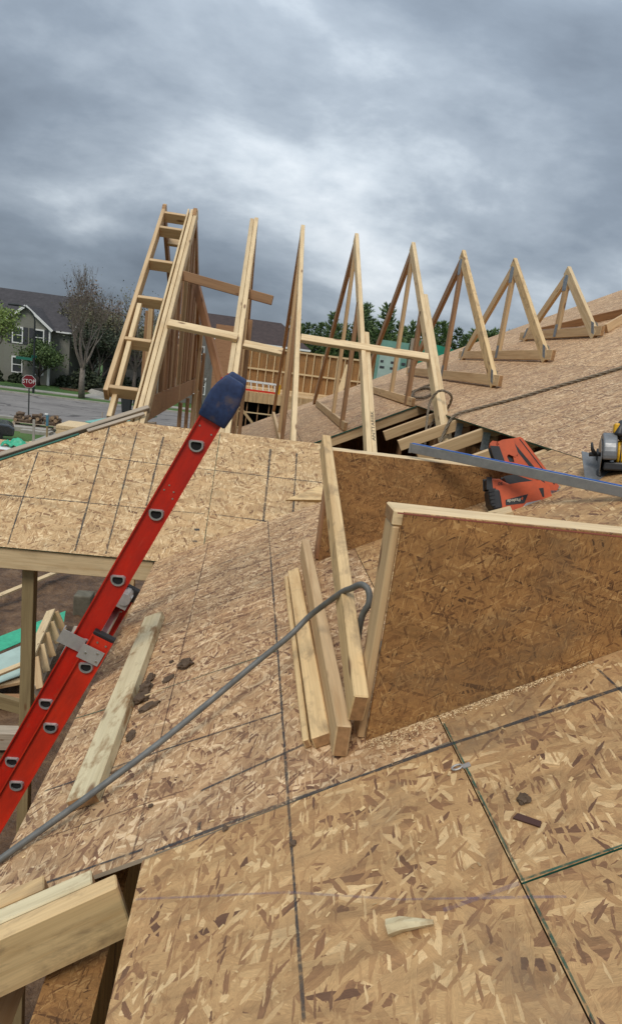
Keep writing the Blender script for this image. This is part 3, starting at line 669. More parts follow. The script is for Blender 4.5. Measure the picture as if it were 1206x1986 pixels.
# gable end: boarded truss + lookout ladder
ge = thing('gable_truss', 'gable end truss closed with upright boards at the end of the row', 'truss', (-0.84, RY, 2.6))
XG = -0.84
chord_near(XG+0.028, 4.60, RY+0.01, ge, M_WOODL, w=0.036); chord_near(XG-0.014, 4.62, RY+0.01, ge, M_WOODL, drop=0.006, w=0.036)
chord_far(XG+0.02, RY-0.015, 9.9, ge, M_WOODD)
yy = 5.12; k = 0
while yy < 9.55:
    zt = (KB+MBP*yy if yy < RY else RZ-MBP*(yy-RY))-0.14
    if yy < 9.0:
        wv = random.uniform(0.075, 0.10)
        xo = random.choice((-0.03, -0.004, 0.0, 0.016)); beam('upright_board', (XG+xo, yy, 5.10), (XG+xo+random.uniform(-0.008, 0.008), yy+random.uniform(-0.015, 0.015), zt), 0.036, wv, [M_WOODD, M_WOOD, M_WOODR, M_WOODD, M_WOODD][k % 5], ge, (0, 1, 0))
    yy += random.choice((0.095, 0.12, 0.145)); k += 1
bb = MB(); bb.box((XG+0.021, 5.0, 5.08), (XG+0.033, 9.0, 5.27)); bb.build('osb_strip', M_WOODD, ge)
beam('bottom_chord', (XG-0.045, 4.9, 5.12), (XG-0.045, 9.3, 5.12), 0.036, 0.089, M_WOODD, ge)
for yy, zz0 in ((7.2, 2.0), (7.95, 2.0), (8.7, 2.0), (9.5, 2.0)): beam('post', (XG+0.03, yy, zz0), (XG+0.03, yy, 5.06), 0.038, 0.089, M_WOODD, ge, (0, 1, 0))
beam('post', (XG+0.08, 8.05, 2.0), (XG+0.08, 8.55, 6.0), 0.038, 0.075, M_WOOD, ge, (0, 1, 0))
beam('post', (XG+0.09, 9.05, 2.0), (XG+0.09, 9.05, 5.62), 0.038, 0.075, M_WOODD, ge, (0, 1, 0))
lk = thing('lookout_ladder', 'ladder of short lumber blocks overhanging the gable end', 'overhang frame', (-1.0, 5.0, 4.9))
XO = -1.145
def chN(name, x, y0, y1, w, dp, mat, par, drop=0.0):
    o = nN*(-0.0115-dp/2-drop)
    return beam(name, V((x, y0, KB+MBP*y0))+o, V((x, y1, KB+MBP*y1))+o, w, dp, mat, par, nN)
chN('outer_rafter', XO, 5.00, RY+0.02, 0.037, D, M_WOOD, lk)
chN('inner_rafter', XG-0.055, 4.62, RY+0.012, 0.018, D, M_WOODL, lk, drop=0.008)
for y in (7.17, 6.94, 6.46, 5.985, 5.515, 5.04):
    c = V((0, y, KB+MBP*y))+nN*(-0.0115-D/2)
    beam('block', V((XO+0.019, c.y, c.z)), V((XG-0.065, c.y, c.z)), 0.038, D-0.002, M_WOOD, lk, nN)
zf = lambda y: RZ-MBP*(y-RY)
o_ = nF*(-0.0115-D/2)
beam('outer_rafter', V((XO, RY-0.01, zf(RY)))+o_, V((XO, 9.7, zf(9.7)))+o_, 0.037, D, M_WOODR, lk, nF)
for y in (7.62, 8.1, 8.58, 9.06):
    c = V((0, y, zf(y)))+o_
    beam('block', V((XO+0.019, c.y, c.z)), V((XG-0.03, c.y, c.z)), 0.038, D-0.002, M_WOOD, lk, nF)
# loose studs standing behind the lookout
lb = thing('leaning_stud', 'pale stud leaning on the hip board beside the lookout ladder', 'lumber', (-1.08, 4.95, 5.0))
beam('stud', (-1.085, 4.93, 5.07), (-1.085, 5.90, 5.98), 0.038, 0.075, M_WOODL, lb, (0, -1, 1))
for x, y, zt, mt, lab in ((-1.33, 7.6, 6.02, M_WOODD, 'upright brown stud seen through the lookout ladder'), (-1.27, 7.45, 6.10, M_WOOD, 'upright paler stud seen through the lookout ladder')):
    o = beam('upright_stud', (x, y, 0.05), (x+0.03, y, zt), 0.05, 0.089, mt, None, (0, 1, 0)); tag(o, lab, 'lumber')
# bracing boards nailed across the trusses
def brace(name, p0, p1, w, h, mat, lab, up):
    o = beam(name, p0, p1, w, h, mat, None, up); tag(o, lab, 'lumber')
brace('cross_brace', onB(-0.80, 5.70, 0.009), onB(-0.19, 5.645, 0.009), 0.089, 0.038, M_WOODL, 'lower cross brace from the gable end to the doubled truss', NB)
brace('cross_brace', onB(-0.135, 5.645, -0.05), onB(0.21, 5.61, -0.05), 0.089, 0.038, M_WOODL, 'short brace stub sticking out past the doubled truss', NB)
brace('cross_brace', onB(0.365, 5.765, -0.02), onB(1.55, 5.74, -0.02), 0.089, 0.038, M_WOODL, 'long cross brace running between the trusses towards the rope', NB)
brace('cross_brace', (-0.80, 6.42, 6.34), (0.085, 6.32, 6.22), 0.038, 0.089, M_WOODD, 'upper brown brace sticking out in the air past the doubled truss', (0, 0, 1))
brace('diagonal_brace', (-0.80, 7.45, 6.45), (-0.30, 6.5, 5.25), 0.038, 0.095, M_WOODR, 'dark red diagonal brace behind the gable end', (0.4, -0.3, 0.3))

# ================================================================== dormer cheek walls
def cheek(name, y, x0, ztop, label, plate_mat, xr, zl=None, fill=M_OSBB):
    t = thing(name, label, 'wall', (x0, y, KA+MA*x0))
    b = MB(); pts = [(x0+0.0125, KA+MA*(x0+0.0125)+0.001), (xr, KA+MA*xr+0.001), (xr, max(ztop-0.001, KA+MA*xr+0.002)), (x0+0.0125, ztop-0.001)]
    n = len(pts); b.add([(x, y, z) for x, z in pts]+[(x, y+0.0115, z) for x, z in pts], [tuple(range(n)), tuple(range(2*n-1, n-1, -1))]+[(i, (i+1) % n, n+(i+1) % n, n+i) for i in range(n)])
    # local frame with its own grain plane
    me = b.mesh('osb_sheet', fill)
    # remap so that object XY is the sheet's plane
    F = frame((0, y, 0), (1, 0, 0), (0, 0, 1), (0, -1, 0)); me.transform(F.inverted()); link('osb_sheet', me, t, F)
    return t
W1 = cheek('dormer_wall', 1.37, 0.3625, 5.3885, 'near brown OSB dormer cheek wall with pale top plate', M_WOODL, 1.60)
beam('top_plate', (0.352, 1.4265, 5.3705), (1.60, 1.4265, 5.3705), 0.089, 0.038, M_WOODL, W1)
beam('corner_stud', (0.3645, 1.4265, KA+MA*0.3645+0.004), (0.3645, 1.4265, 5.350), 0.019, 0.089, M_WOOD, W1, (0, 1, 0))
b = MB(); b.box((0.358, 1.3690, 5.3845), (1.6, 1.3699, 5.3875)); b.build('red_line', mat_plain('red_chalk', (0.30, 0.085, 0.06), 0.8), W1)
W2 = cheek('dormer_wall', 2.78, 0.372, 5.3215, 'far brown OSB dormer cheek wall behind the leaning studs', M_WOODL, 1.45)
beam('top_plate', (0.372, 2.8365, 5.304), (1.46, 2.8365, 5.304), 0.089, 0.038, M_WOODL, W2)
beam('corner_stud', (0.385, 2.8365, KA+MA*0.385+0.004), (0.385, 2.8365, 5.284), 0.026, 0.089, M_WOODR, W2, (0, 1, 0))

# ================================================================== loose studs by the dormer
def lum(name, p0, p1, w, h, mat, lab, up=(0, 0, 1), grp=None):
    o = beam(name, p0, p1, w, h, mat, None, up); return tag(o, lab, 'lumber', grp)
lum('long_stud', (0.333, 1.335, 4.893), (0.345, 2.805, 5.345), 0.038, 0.089, M_WOODM, 'long muddy stud leaning from the roof to the far dormer wall', (0, -0.2, 1))
lum('medium_stud', onA(0.326, 1.335, 0.047), onA(0.346, 2.90, 0.047), 0.038, 0.089, M_WOOD, 'medium clean stud on edge under the long leaning stud', (0, 0, 1))
lum('short_stud', onA(0.278, 1.405, 0.020), onA(0.277, 2.69, 0.020), 0.052, 0.036, M_WOODM, 'short split stud lying flat beside the two other studs', NA)
lum('short_stud_strip', onA(0.240, 1.42, 0.016), onA(0.242, 2.66, 0.016), 0.018, 0.028, M_WOODM, 'narrow strip lying along the short split stud', NA)
lum('roof_plank', onA(-0.342, 1.51, 0.0195), onA(-0.345, 2.76, 0.0195), 0.089, 0.038, M_WOODG, 'green tinted plank with mud lying on the roof by the ladder', NA)
# wedge offcut on the gable strip
b = MB(); pts = [onB(0.30, 4.285, 0.001), onB(0.60, 4.30, 0.001), onB(0.60, 4.43, 0.001)]; up = NB*0.035
b.add([tuple(p) for p in pts]+[tuple(p+up*(0.3 if i == 0 else 1)) for i, p in enumerate(pts)], [(0, 2, 1), (3, 4, 5), (0, 1, 4, 3), (1, 2, 5, 4), (2, 0, 3, 5)])
tag(b.build('wedge_offcut', M_WOODM), 'dark pointed wood wedge lying on the yellow gable strip', 'offcut')
# block by the nailer
lum('wood_block', onA(1.065, 2.50, 0.020), onA(1.150, 2.475, 0.020), 0.075, 0.040, M_WOODL, 'small pale wood block in front of the nail gun', NA)
# doubled beam ends at the roof notch
nb = thing('notch_beam', 'doubled lumber beam with dark stains sticking up through the roof notch', 'lumber', (-0.33, 1.1, 4.3))
pe = V((-0.172, 1.165, 4.485)); dr = V((-0.91, -0.30, -0.29)).normalized()
side = V((0, 0, 1)).cross(dr).normalized()
if side.y < 0: side = -side
for i, (off, ex, mt) in enumerate(((-0.0, 0.0, M_WOODM), (0.0405, 0.05, M_WOODG), (0.082, 0.15, M_WOODM))):
    beam('ply', pe+side*(off-0.02)+dr*ex, pe+side*(off-0.02)+dr*0.9, 0.038, 0.15, mt, nb, (0, 0, 1))
b = MB(); b.box((0.0, 0, 0), (0.0015, 0.035, 0.11)); b.build('gusset_plate', M_PLATE, nb, frame(pe+side*-0.038-V((0, 0, 0.07))-dr*0.0025, -dr, side, V((0, 0, 1))))
lum('notch_stick', onA(-0.34, 1.235, 0.004), onA(-0.375, 1.195, -0.01), 0.006, 0.006, M_WOODL, 'thin wood splinter at the roof notch', NA)
b = MB(); b.tube([onA(0.33, 0.845, 0.012), onA(0.352, 0.842, 0.014), onA(0.40, 0.828, 0.011)], [0.014, 0.012, 0.004], 6); tag(b.build('splintered_offcut', M_WOODG), 'splintered green tinted offcut lying near the panel joint', 'offcut')

# mud clods
def clod(x, y, r, lab, sq=0.55, elong=1.0, ang=0.0, h=0.0):
    bm = bmesh.new(); bmesh.ops.create_icosphere(bm, subdivisions=3, radius=1.0); sd_ = random.uniform(0, 99)
    for v in bm.verts:
        k = 1+0.45*mnoise.noise(v.co*1.7+V((sd_, 0, 0)))+0.25*mnoise.noise(v.co*4.5+V((sd_, 3, 0)))
        p = v.co*k; p = V((p.x*elong, p.y, p.z*sq)); p.rotate(Quaternion((0, 0, 1), ang)); v.co = p*r
    me = bpy.data.meshes.new('mud_clod'); bm.to_mesh(me); bm.free(); me.materials.append(M_CLOD)
    o = link('mud_clod', me, None, Matrix.Translation(onA(x, y, r*sq*0.55+h))@FA.to_3x3().to_4x4()); tag(o, lab, 'mud', 'mud clods on the roof')
clod(-0.148, 2.165, 0.030, 'round dark mud clod alone on the ruled roof line')
clod(-0.203, 2.11, 0.017, 'small flat mud clod between the plank and the round clod', 0.4, 1.5, 0.6)
clod(-0.281, 2.02, 0.030, 'big crumbly mud lump against the muddy plank', 0.6, 1.0, 0.3)
clod(-0.276, 2.085, 0.022, 'mud crumb above the big lump on the plank edge', 0.8, 1.6, 1.3)
clod(-0.272, 2.16, 0.014, 'upper mud crumb on the plank edge', 0.9, 2.0, 1.4)
clod(-0.245, 1.945, 0.017, 'long mud roll below the big lump', 0.6, 2.2, 0.3)
clod(-0.277, 1.80, 0.015, 'mud lump low along the muddy plank', 0.5, 1.8, 1.5)
clod(-0.283, 1.62, 0.013, 'mud bit where the hose crosses the plank', 0.5, 1.2, 0.2)
for x, y, r, lab in ((-0.21, 2.245, 0.009, 'tiny mud crumb by the plank top'), (0.62, 1.02, 0.013, 'mud crumb right of the green panel joint'), (0.185, 1.118, 0.008, 'tiny mud crumb on the long ruled line'), (0.04, 1.235, 0.008, 'tiny mud crumb on the thick marker line'), (-0.155, 1.415, 0.007, 'tiny mud crumb under the hose')):
    clod(x, y, r, lab)
b = MB(); b.prism([(0.655, 0.985), (0.668, 0.992), (0.70, 0.955), (0.692, 0.945)], 0.0005, 0.0045); tag(b.build('bark_strip', mat_plain('bark_strip', (0.075, 0.032, 0.024), 0.8), None, FA), 'dark bark strip lying beside the green panel joint', 'bark')
lum('wood_sliver', onA(-0.255, 1.985, 0.03), onA(-0.205, 2.02, 0.012), 0.006, 0.004, M_WOODL, 'thin white wood sliver in the mud lump', NA)

# sawdust along the wall foot and loose chips on the deck
rng = random.Random(17)
b = MB()
def fleck(x, y, s_):
    p = onA(x, y, 0.0016); a = rng.uniform(0, 3.14); u = (UA*math.cos(a)+V((0, 1, 0))*math.sin(a))*s_; v = NA.cross(u).normalized()*s_*rng.uniform(0.15, 0.5); k = NA*rng.uniform(0.0, 0.002)
    b.add([p-u-v, p+u-v, p+u+v+k, p-u+v+k], [(0, 1, 2, 3)])
for _ in range(1500):
    t_ = rng.random(); fleck(0.37+t_*0.55, 1.366-abs(rng.gauss(0, 0.006+0.010*(1-t_))), rng.uniform(0.0008, 0.0028))
for _ in range(260): fleck(0.40+abs(rng.gauss(0, 0.06)), 1.34-abs(rng.gauss(0, 0.03)), rng.uniform(0.0008, 0.003))
o = b.build('sawdust', M_WOODL); o['kind'] = 'stuff'; tag(o, 'pale sawdust gathered along the foot of the near dormer wall', 'sawdust')
b = MB()
for _ in range(420):
    x, y = rng.uniform(-0.5, 0.95), rng.uniform(0.75, 3.6)
    if x < -0.1 and y < 1.3: continue
    if x > 0.36 and 1.36 < y < 1.5: continue
    fleck(x, y, rng.uniform(0.002, 0.007))
o = b.build('wood_chips', M_WOODM); o['kind'] = 'stuff'; tag(o, 'tiny wood chips scattered over the roof sheathing', 'wood chips')
# ================================================================== extension ladder
lad = thing('extension_ladder', 'red fibreglass extension ladder with blue padded tops leaning on the eave', 'ladder', (-2.55, 2.5, 0.0))
dL = V((0.4155, 0, 0.9096)); pL = V((0.9096, 0, -0.4155)); yL = V((0, 1, 0))
FLY0 = V((-0.192, 0, 5.345))       # fly rung line point (top visible rung)
YF0, YF1, YB0, YB1 = 2.322, 2.81, 2.285, 2.85
bo = pL*0.0635                       # base section lies to the right of the fly
def rail(name, o, t0, t1, y, s, mat, w=0.086, fl=0.026, th=0.004):
    b = MB(); 
    # C channel: web at y, flanges pointing s
    b.box((t0, -w/2, 0), (t1, w/2, th)); b.box((t0, -w/2-0.001, -0.010), (t1, -w/2+th, fl)); b.box((t0, w/2-th, -0.010), (t1, w/2+0.001, fl))
    return b.build(name, mat, lad, frame(o+V((0, y, 0)), dL, pL if s > 0 else pL, yL*s) if True else None)
def chan(name, o, t0, t1, y, s, mat): return rail(name, o, t0, t1, y, s, mat)
TOPF = 0.265; BOTF = -2.6
chan('fly_rail', FLY0, BOTF, TOPF, YF0, 1, M_RED); chan('fly_rail', FLY0, BOTF, TOPF, YF1, -1, M_RED)
B0 = FLY0+bo
TOPB = -0.850; BOTB = -(B0.z)/dL.z+0.05
chan('base_rail', B0, BOTB, TOPB, YB0, 1, M_REDB); chan('base_rail', B0, BOTB, TOPB, YB1, -1, M_RED)
def dshape(w, h, n=10):
    # flat side along +along-rail top: D with flat towards the top
    return [(math.cos(a)*w, math.sin(a)*h) for a in np.linspace(math.pi, 2*math.pi, n)]+[(w*0.96, h*0.42), (w*0.72, h*0.62), (-w*0.72, h*0.62), (-w*0.96, h*0.42)]
# rungs keep their flat tread level: local axes = world x and z
def rung(o, t, ya, yb):
    c = o+dL*t
    Fr = frame(V((c.x, 0, c.z)), (1, 0, 0), (0, 0, 1), (0, -1, 0))
    b = MB(); b.prism(dshape(0.017, 0.017), -yb, -ya); rg_ = b.build('rung', M_ALU, lad, Fr)
    for ye, s in ((ya, 1), (yb, -1)):
        out = dshape(0.0305, 0.0290); inn = dshape(0.0205, 0.0195); n = len(out)
        z0, z1 = -ye, -ye+0.009*s
        bb = MB(); bb.add([(x, y, z0) for x, y in out]+[(x*0.86, y*0.86, z1) for x, y in out]+[(x, y, z1) for x, y in inn]+[(x, y, z0+0.001*s) for x, y in inn],
            [(i, (i+1) % n, n+(i+1) % n, n+i) for i in range(n)]+[(n+i, n+(i+1) % n, 2*n+(i+1) % n, 2*n+i) for i in range(n)]+[(2*n+i, 2*n+(i+1) % n, 3*n+(i+1) % n, 3*n+i) for i in range(n)])
        ring = bb.build('rung_ring', M_RING, rg_, Fr)
        bh = MB(); bh.add([(x*1.02, y*1.02, z0+0.0012*s) for x, y in inn], [tuple(range(n))]); bh.build('rung_hole_shade', M_SHADE, rg_, Fr)  # flat black disc paints the shade inside the hollow rung
sp_ = 0.3075
for k in range(9): rung(FLY0, -k*sp_, YF0, YF1)
k = 0; tb = -1.005+0.02
while tb-k*sp_ > BOTB+0.1: rung(B0, tb-k*sp_, YB0, YB1); k += 1
def capmitt(y):
    b = MB(); prof = [(0.006, 0.052, 0.030), (0.010, 0.056, 0.034), (0.06, 0.060, 0.036), (0.105, 0.060, 0.037), (0.140, 0.053, 0.036), (0.168, 0.042, 0.034), (0.178, 0.038, 0.030), (0.182, 0.031, 0.022)]
    n = 28; rings = []
    for t, a, c in prof:
        rings.append([(t, math.copysign(abs(math.cos(q))**0.22, math.cos(q))*a, math.copysign(abs(math.sin(q))**0.3, math.sin(q))*c) for q in [2*math.pi*i/n for i in range(n)]])
    vs = [p for r_ in rings for p in r_]; fs = [(i*n+k, i*n+(k+1) % n, (i+1)*n+(k+1) % n, (i+1)*n+k) for i in range(len(prof)-1) for k in range(n)]+[tuple(range(n)), tuple(range((len(prof)-1)*n, len(prof)*n))]
    b.add(vs, fs); b.build('padded_cap', M_BLUE, lad, frame(FLY0+dL*(TOPF-0.165)+V((0, y, 0))+pL*0.004, dL, pL, yL), True)
capmitt(YF0+0.012); capmitt(YF1-0.012)
# guide brackets, rivets, black end caps
Fb = frame(B0+dL*(TOPB-0.075)+V((0, YB0, 0)), dL, pL, yL)
b = MB(); b.box((-0.030, -0.150, 0.020), (0.030, -0.050, 0.0235)); b.box((-0.030, -0.150, 0.022), (0.030, -0.146, 0.055)); b.build('guide_bracket', M_ALUD, lad, Fb)
b = MB(); b.box((-0.032, -0.054, -0.0140), (0.032, 0.036, -0.0104)); b.build('guide_bracket', M_ALUD, lad, Fb)
for u, w in ((0.055, -0.010), (0.055, 0.026), (0.018, 0.012), (-0.015, 0.022), (0.0, -0.03)):
    b = MB(); b.tube([(u, w, -0.001 if u > 0.04 else -0.013), (u, w, -0.0035 if u > 0.04 else -0.0165)], 0.0042, 8); b.build('rivet', M_ALU, lad, Fb)
Fc = frame(B0+dL*TOPB+V((0, YB1-0.004, 0)), dL, pL, -yL)
b = MB(); b.box((-0.055, -0.046, -0.004), (0.012, 0.046, 0.03)); bevelled(b, 'rail_cap', M_BLACK, 0.004, lad, Fc)
b = MB(); b.box((-0.020, -0.044, 0.004), (0.014, 0.046, 0.032)); bevelled(b, 'rail_cap', M_BLACK, 0.004, lad, frame(B0+dL*TOPB+V((0, YB0+0.004, 0)), dL, pL, yL))
for u, w in ((-0.08, -0.02), (-0.09, 0.02), (-0.12, -0.02), (-0.13, 0.02), (-0.02, 0.01)):
    b = MB(); b.tube([(u, w, 0.003), (u, w, 0.010)], 0.004, 8); b.build('rivet', M_ALU, lad, Fc)
Ft = frame(FLY0+V((0, YF0, 0)), dL, pL, yL)
for u, w in ((0.070, -0.025), (0.062, 0.028), (-0.20, 0.015), (-0.185, -0.012), (-0.225, 0.024), (-0.21, -0.02)):
    b = MB(); b.tube([(u, w, 0.0), (u, w, -0.0022)], 0.0033, 8); b.build('rivet', M_ALU, lad, Ft)
# rung lock hardware between the rails
b = MB(); b.tube([(0, 0, 0), (0, 0, 0.10)], 0.030, 12); b.box((-0.05, -0.02, 0.01), (0.02, 0.03, 0.05)); b.build('rung_lock', M_ALUD, lad, frame(B0+dL*(TOPB-0.02)+V((0, YB1-0.12, 0)), dL, pL, yL))

# ================================================================== hose
def smooth_path(pts, n=8):
    pts = [V(p) for p in pts]; out = []
    P = [pts[0]*2-pts[1]]+pts+[pts[-1]*2-pts[-2]]
    for i in range(1, len(P)-2):
        for k in range(n):
            t = k/n; a, b_, c, d = P[i-1], P[i], P[i+1], P[i+2]
            out.append(0.5*((2*b_)+(c-a)*t+(2*a-5*b_+4*c-d)*t*t+(3*b_-a-3*c+d)*t*t*t))
    out.append(pts[-1]); return out
hp = [V((-0.98, 1.10, 4.05)), V((-0.74, 1.27, 4.22)), V((-0.527, 1.398, 4.347)), V((-0.427, 1.443, 4.415)), V((-0.322, 1.492, 4.487)), V((-0.177, 1.589, 4.574)), V((-0.045, 1.693, 4.656)), V((0.100, 1.784, 4.765)), V((0.190, 1.810, 4.846)), V((0.250, 1.834, 4.911)), V((0.298, 1.768, 4.997)), V((0.322, 1.706, 5.053)), V((0.336, 1.668, 5.079)), V((0.356, 1.630, 5.108)), V((0.374, 1.608, 5.101)), V((0.378, 1.594, 5.068)), V((0.368, 1.607, 5.023)), V((0.370, 1.625, 4.95)), V((0.384, 1.65, 4.87)), V((0.415, 1.69, 4.82)), V((0.48, 1.78, 4.848)), V((0.62, 1.98, 4.918))]
b = MB(); b.tube(smooth_path(hp, 10), 0.0092, 12); tag(b.build('air_hose', M_HOSE, smooth=True), 'grey rubber air hose crossing the roof and looping over the studs', 'hose')

# ================================================================== rope
def rope(name, pts, r, lab, n=14):
    c = smooth_path(pts, n); b = MB()
    # resample
    L_ = [0.0]
    for a, d in zip(c[:-1], c[1:]): L_.append(L_[-1]+(d-a).length)
    tot_ = L_[-1]; m = max(20, int(tot_/0.012)); q = []; j = 0
    for i in range(m+1):
        s_ = tot_*i/m
        while j < len(L_)-2 and L_[j+1] < s_: j += 1
        q.append(c[j].lerp(c[j+1], (s_-L_[j])/max(1e-6, L_[j+1]-L_[j])))
    for ph in range(3):
        w = []
        for i, p in enumerate(q):
            t = (q[min(i+1, m)]-q[max(i-1, 0)]).normalized(); u = t.cross(V((0.13, 0.31, 0.94))).normalized(); v = t.cross(u)
            a = i*0.5+ph*2*math.pi/3
            w.append(p+(u*math.cos(a)+v*math.sin(a))*r*0.52)
        b.tube(w, r*0.56, 6)
    return tag(b.build(name, M_ROPE, smooth=True), lab, 'rope')
rope('rope', [onA(3.6, 4.25, 0.014), onA(2.69, 4.50, 0.014), onA(2.25, 4.68, 0.014), onA(2.04, 4.76, 0.014), onA(1.80, 4.90, 0.014), onA(1.66, 4.93, 0.02), onA(1.60, 4.92, 0.004), V((1.545, 4.88, 5.28)), V((1.50, 4.80, 5.12)), V((1.50, 4.75, 4.85))], 0.012, 'grey rope lying across the main roof and dropping into the opening')
rope('rope', [V((1.40, 4.55, 4.80)), V((1.425, 4.90, 5.05)), V((1.47, 5.15, 5.30)), V((1.50, 5.28, 5.48)), V((1.545, 5.26, 5.585)), V((1.60, 5.225, 5.60)), V((1.665, 5.23, 5.56)), V((1.675, 5.33, 5.45)), V((1.60, 5.45, 5.30)), V((1.55, 5.4, 5.05)), V((1.52, 5.3, 4.75))], 0.011, 'grey rope looped round the truss chord above the opening')
rope('rope', [onA(1.66, 7.0, 0.012), onA(1.78, 7.15, 0.012), onA(1.93, 7.0, 0.02), onA(1.90, 6.6, 0.02), onA(1.76, 6.35, 0.02), onA(1.70, 6.6, 0.03), onA(1.80, 6.95, 0.03), onA(1.99, 7.05, 0.03), onA(2.02, 6.7, 0.02)], 0.014, 'small heap of coiled rope lying behind the looped truss')

# ================================================================== level, nailer, saw
lev = thing('spirit_level', 'long grey spirit level with blue edges lying across the nail gun', 'level', (1.2, 2.5, 5.3))
l0, l1 = V((0.752, 2.83, 5.372)), V((1.50, 2.215, 5.366))
xl = (l1-l0).normalized(); zl_ = (V((0, 0, 1))-xl*xl.z).normalized(); yl_ = zl_.cross(xl)
ll = (l1-l0).length; Fl = frame(l0, xl, yl_, zl_)
b = MB(); b.box((0, -0.011, -0.024), (ll, 0.011, 0.018)); bevelled(b, 'level_body', M_LEVEL, 0.002, lev, Fl)
b = MB(); b.box((0.004, -0.0085, 0.018), (ll, 0.0105, 0.0215)); b.build('blue_edge', M_LBLUE, lev, Fl)
b = MB(); b.box((0.15, -0.0115, 0.012), (0.30, -0.0112, 0.0182)); b.build('edge_wear', M_ALU, lev, Fl)
b = MB(); b.box((-0.004, -0.013, -0.026), (0.006, 0.013, 0.020)); b.build('end_cap', M_LEVEL, lev, Fl)

PXM = 2.60/1200
def pz(ox, oy, sc, bx, by):
    return lambda x, y: (((ox+x/sc)-bx)*PXM, (by-(oy+y/sc))*PXM)
zn = pz(920, 830, 6.03, 935, 992)
ng = thing('nail_gun', 'orange and black cordless framing nail gun lying by the level', 'nail gun', tuple(onA(1.12, 2.6, 0)))
un = (cr+V((0, -0.02, 0))).normalized(); vn = (V((-0.103, 0.34, 0.93))); vn = (vn-un*vn.dot(un)).normalized(); wn_ = un.cross(vn)     # wn_ faces the camera
NG0 = V((1.078, 2.60, 5.150))
Fn = frame(NG0, un*1.04, vn*1.09, wn_)
def npart(name, pts, z0, z1, mat, bev=0.006, par=None, conv=zn, F=None):
    b = MB(); b.prism([conv(*p) for p in pts], z0, z1); return bevelled(b, name, mat, bev, par or ng, F or Fn, 3)
npart('barrel', [(225, 735), (480, 690), (690, 668), (765, 715), (785, 800), (760, 865), (700, 905), (480, 930), (265, 952)], -0.04, 0.045, M_ORANGE, 0.018)
npart('motor_cap', [(90, 735), (150, 712), (232, 718), (252, 830), (268, 955), (160, 972), (110, 905)], -0.043, 0.047, M_BLKPL, 0.012)
for k in range(5):
    npart('vent_rib', [(98+k*6, 740+k*42), (150+k*4, 735+k*42), (152+k*4, 752+k*42), (100+k*6, 757+k*42)], 0.044, 0.0505, M_BLACK, 0.002)
npart('upper_housing', [(132, 615), (160, 600), (235, 605), (300, 640), (400, 682), (650, 655), (720, 690), (480, 715), (235, 745), (145, 735)], -0.028, 0.036, M_ORANGE, 0.010)
npart('battery_cap', [(92, 600), (128, 598), (140, 720), (92, 715)], -0.03, 0.035, M_BLKPL, 0.005)
npart('lower_grip', [(300, 580), (420, 560), (640, 640), (640, 662), (410, 682), (330, 645)], -0.02, 0.026, M_BLKPL, 0.008)
npart('neck', [(380, 420), (480, 425), (720, 640), (700, 675), (600, 662), (440, 590), (420, 520)], -0.016, 0.016, M_ORANGE, 0.006)
npart('magazine', [(395, 150), (500, 128), (525, 140), (930, 680), (900, 735), (800, 740), (660, 560), (520, 400)], -0.024, 0.016, M_ORANGE, 0.006)
npart('magazine_slot', [(388, 178), (412, 165), (720, 535), (780, 640), (740, 645), (660, 522)], 0.013, 0.0168, M_BLACK, 0.001)
npart('magazine_rail', [(498, 132), (540, 148), (960, 690), (925, 705), (870, 600)], -0.020, 0.010, M_STEEL, 0.003)
npart('rail_gap', [(490, 138), (502, 135), (900, 655), (888, 662)], 0.0125, 0.0172, M_BLACK, 0.001)
# handle as a loop with an opening
b = MB(); outer = [(225, 190), (300, 160), (400, 148), (470, 300), (540, 440), (480, 455), (430, 440), (370, 436), (300, 425), (262, 300)]
npart('handle', [(225, 190), (300, 160), (400, 148), (455, 300), (430, 330), (365, 300), (335, 310), (322, 345), (345, 400), (372, 430), (310, 432), (272, 330), (240, 250)], -0.018, 0.020, M_ORANGE, 0.008)
npart('handle_bridge', [(430, 335), (520, 395), (575, 490), (500, 460), (440, 400)], -0.016, 0.017, M_ORANGE, 0.006)
npart('handle_foot', [(150, 195), (175, 172), (215, 178), (232, 198), (190, 232), (155, 228)], -0.018, 0.020, M_ORANGE, 0.006)
npart('grip_pad', [(160, 235), (235, 240), (270, 340), (300, 428), (220, 400), (185, 320)], -0.020, 0.023, M_BLKPL, 0.006)
npart('trigger', [(335, 330), (400, 350), (435, 410), (370, 415)], -0.006, 0.006, M_BLKPL, 0.002)
npart('nose', [(785, 748), (860, 742), (965, 740), (960, 775), (860, 802), (795, 822)], -0.015, 0.020, M_STEEL, 0.004)
npart('nose_tip', [(950, 738), (1050, 742), (1020, 765), (945, 775)], -0.008, 0.010, M_BLKPL, 0.003)
npart('depth_stop', [(850, 805), (910, 795), (905, 830), (850, 836)], -0.008, 0.014, M_ORANGE, 0.003)
npart('nose_housing', [(690, 660), (890, 690), (900, 740), (790, 750), (760, 715)], -0.020, 0.020, M_ORANGE, 0.006)
npart('vent_slot', [(680, 715), (735, 708), (742, 812), (722, 815)], 0.0425, 0.0462, M_BLACK, 0.001)
npn = npart('name_panel', [(290, 850), (548, 785), (505, 882), (290, 908)], 0.0435, 0.0462, M_BLKPL, 0.001)
npart('side_sticker', [(530, 885), (690, 850), (630, 895), (492, 925)], 0.0435, 0.0462, M_ALUD, 0.001)
tx, ty = zn(385, 852)
rt = math.radians(7.5)
text_obj('lettering', 'Paslode', 0.0185, M_LETTER, Fn@Matrix.Translation((tx, ty, 0.0466))@Matrix.Rotation(math.pi+0.13, 4, 'Z'), npn, 0.0004, 0.15)
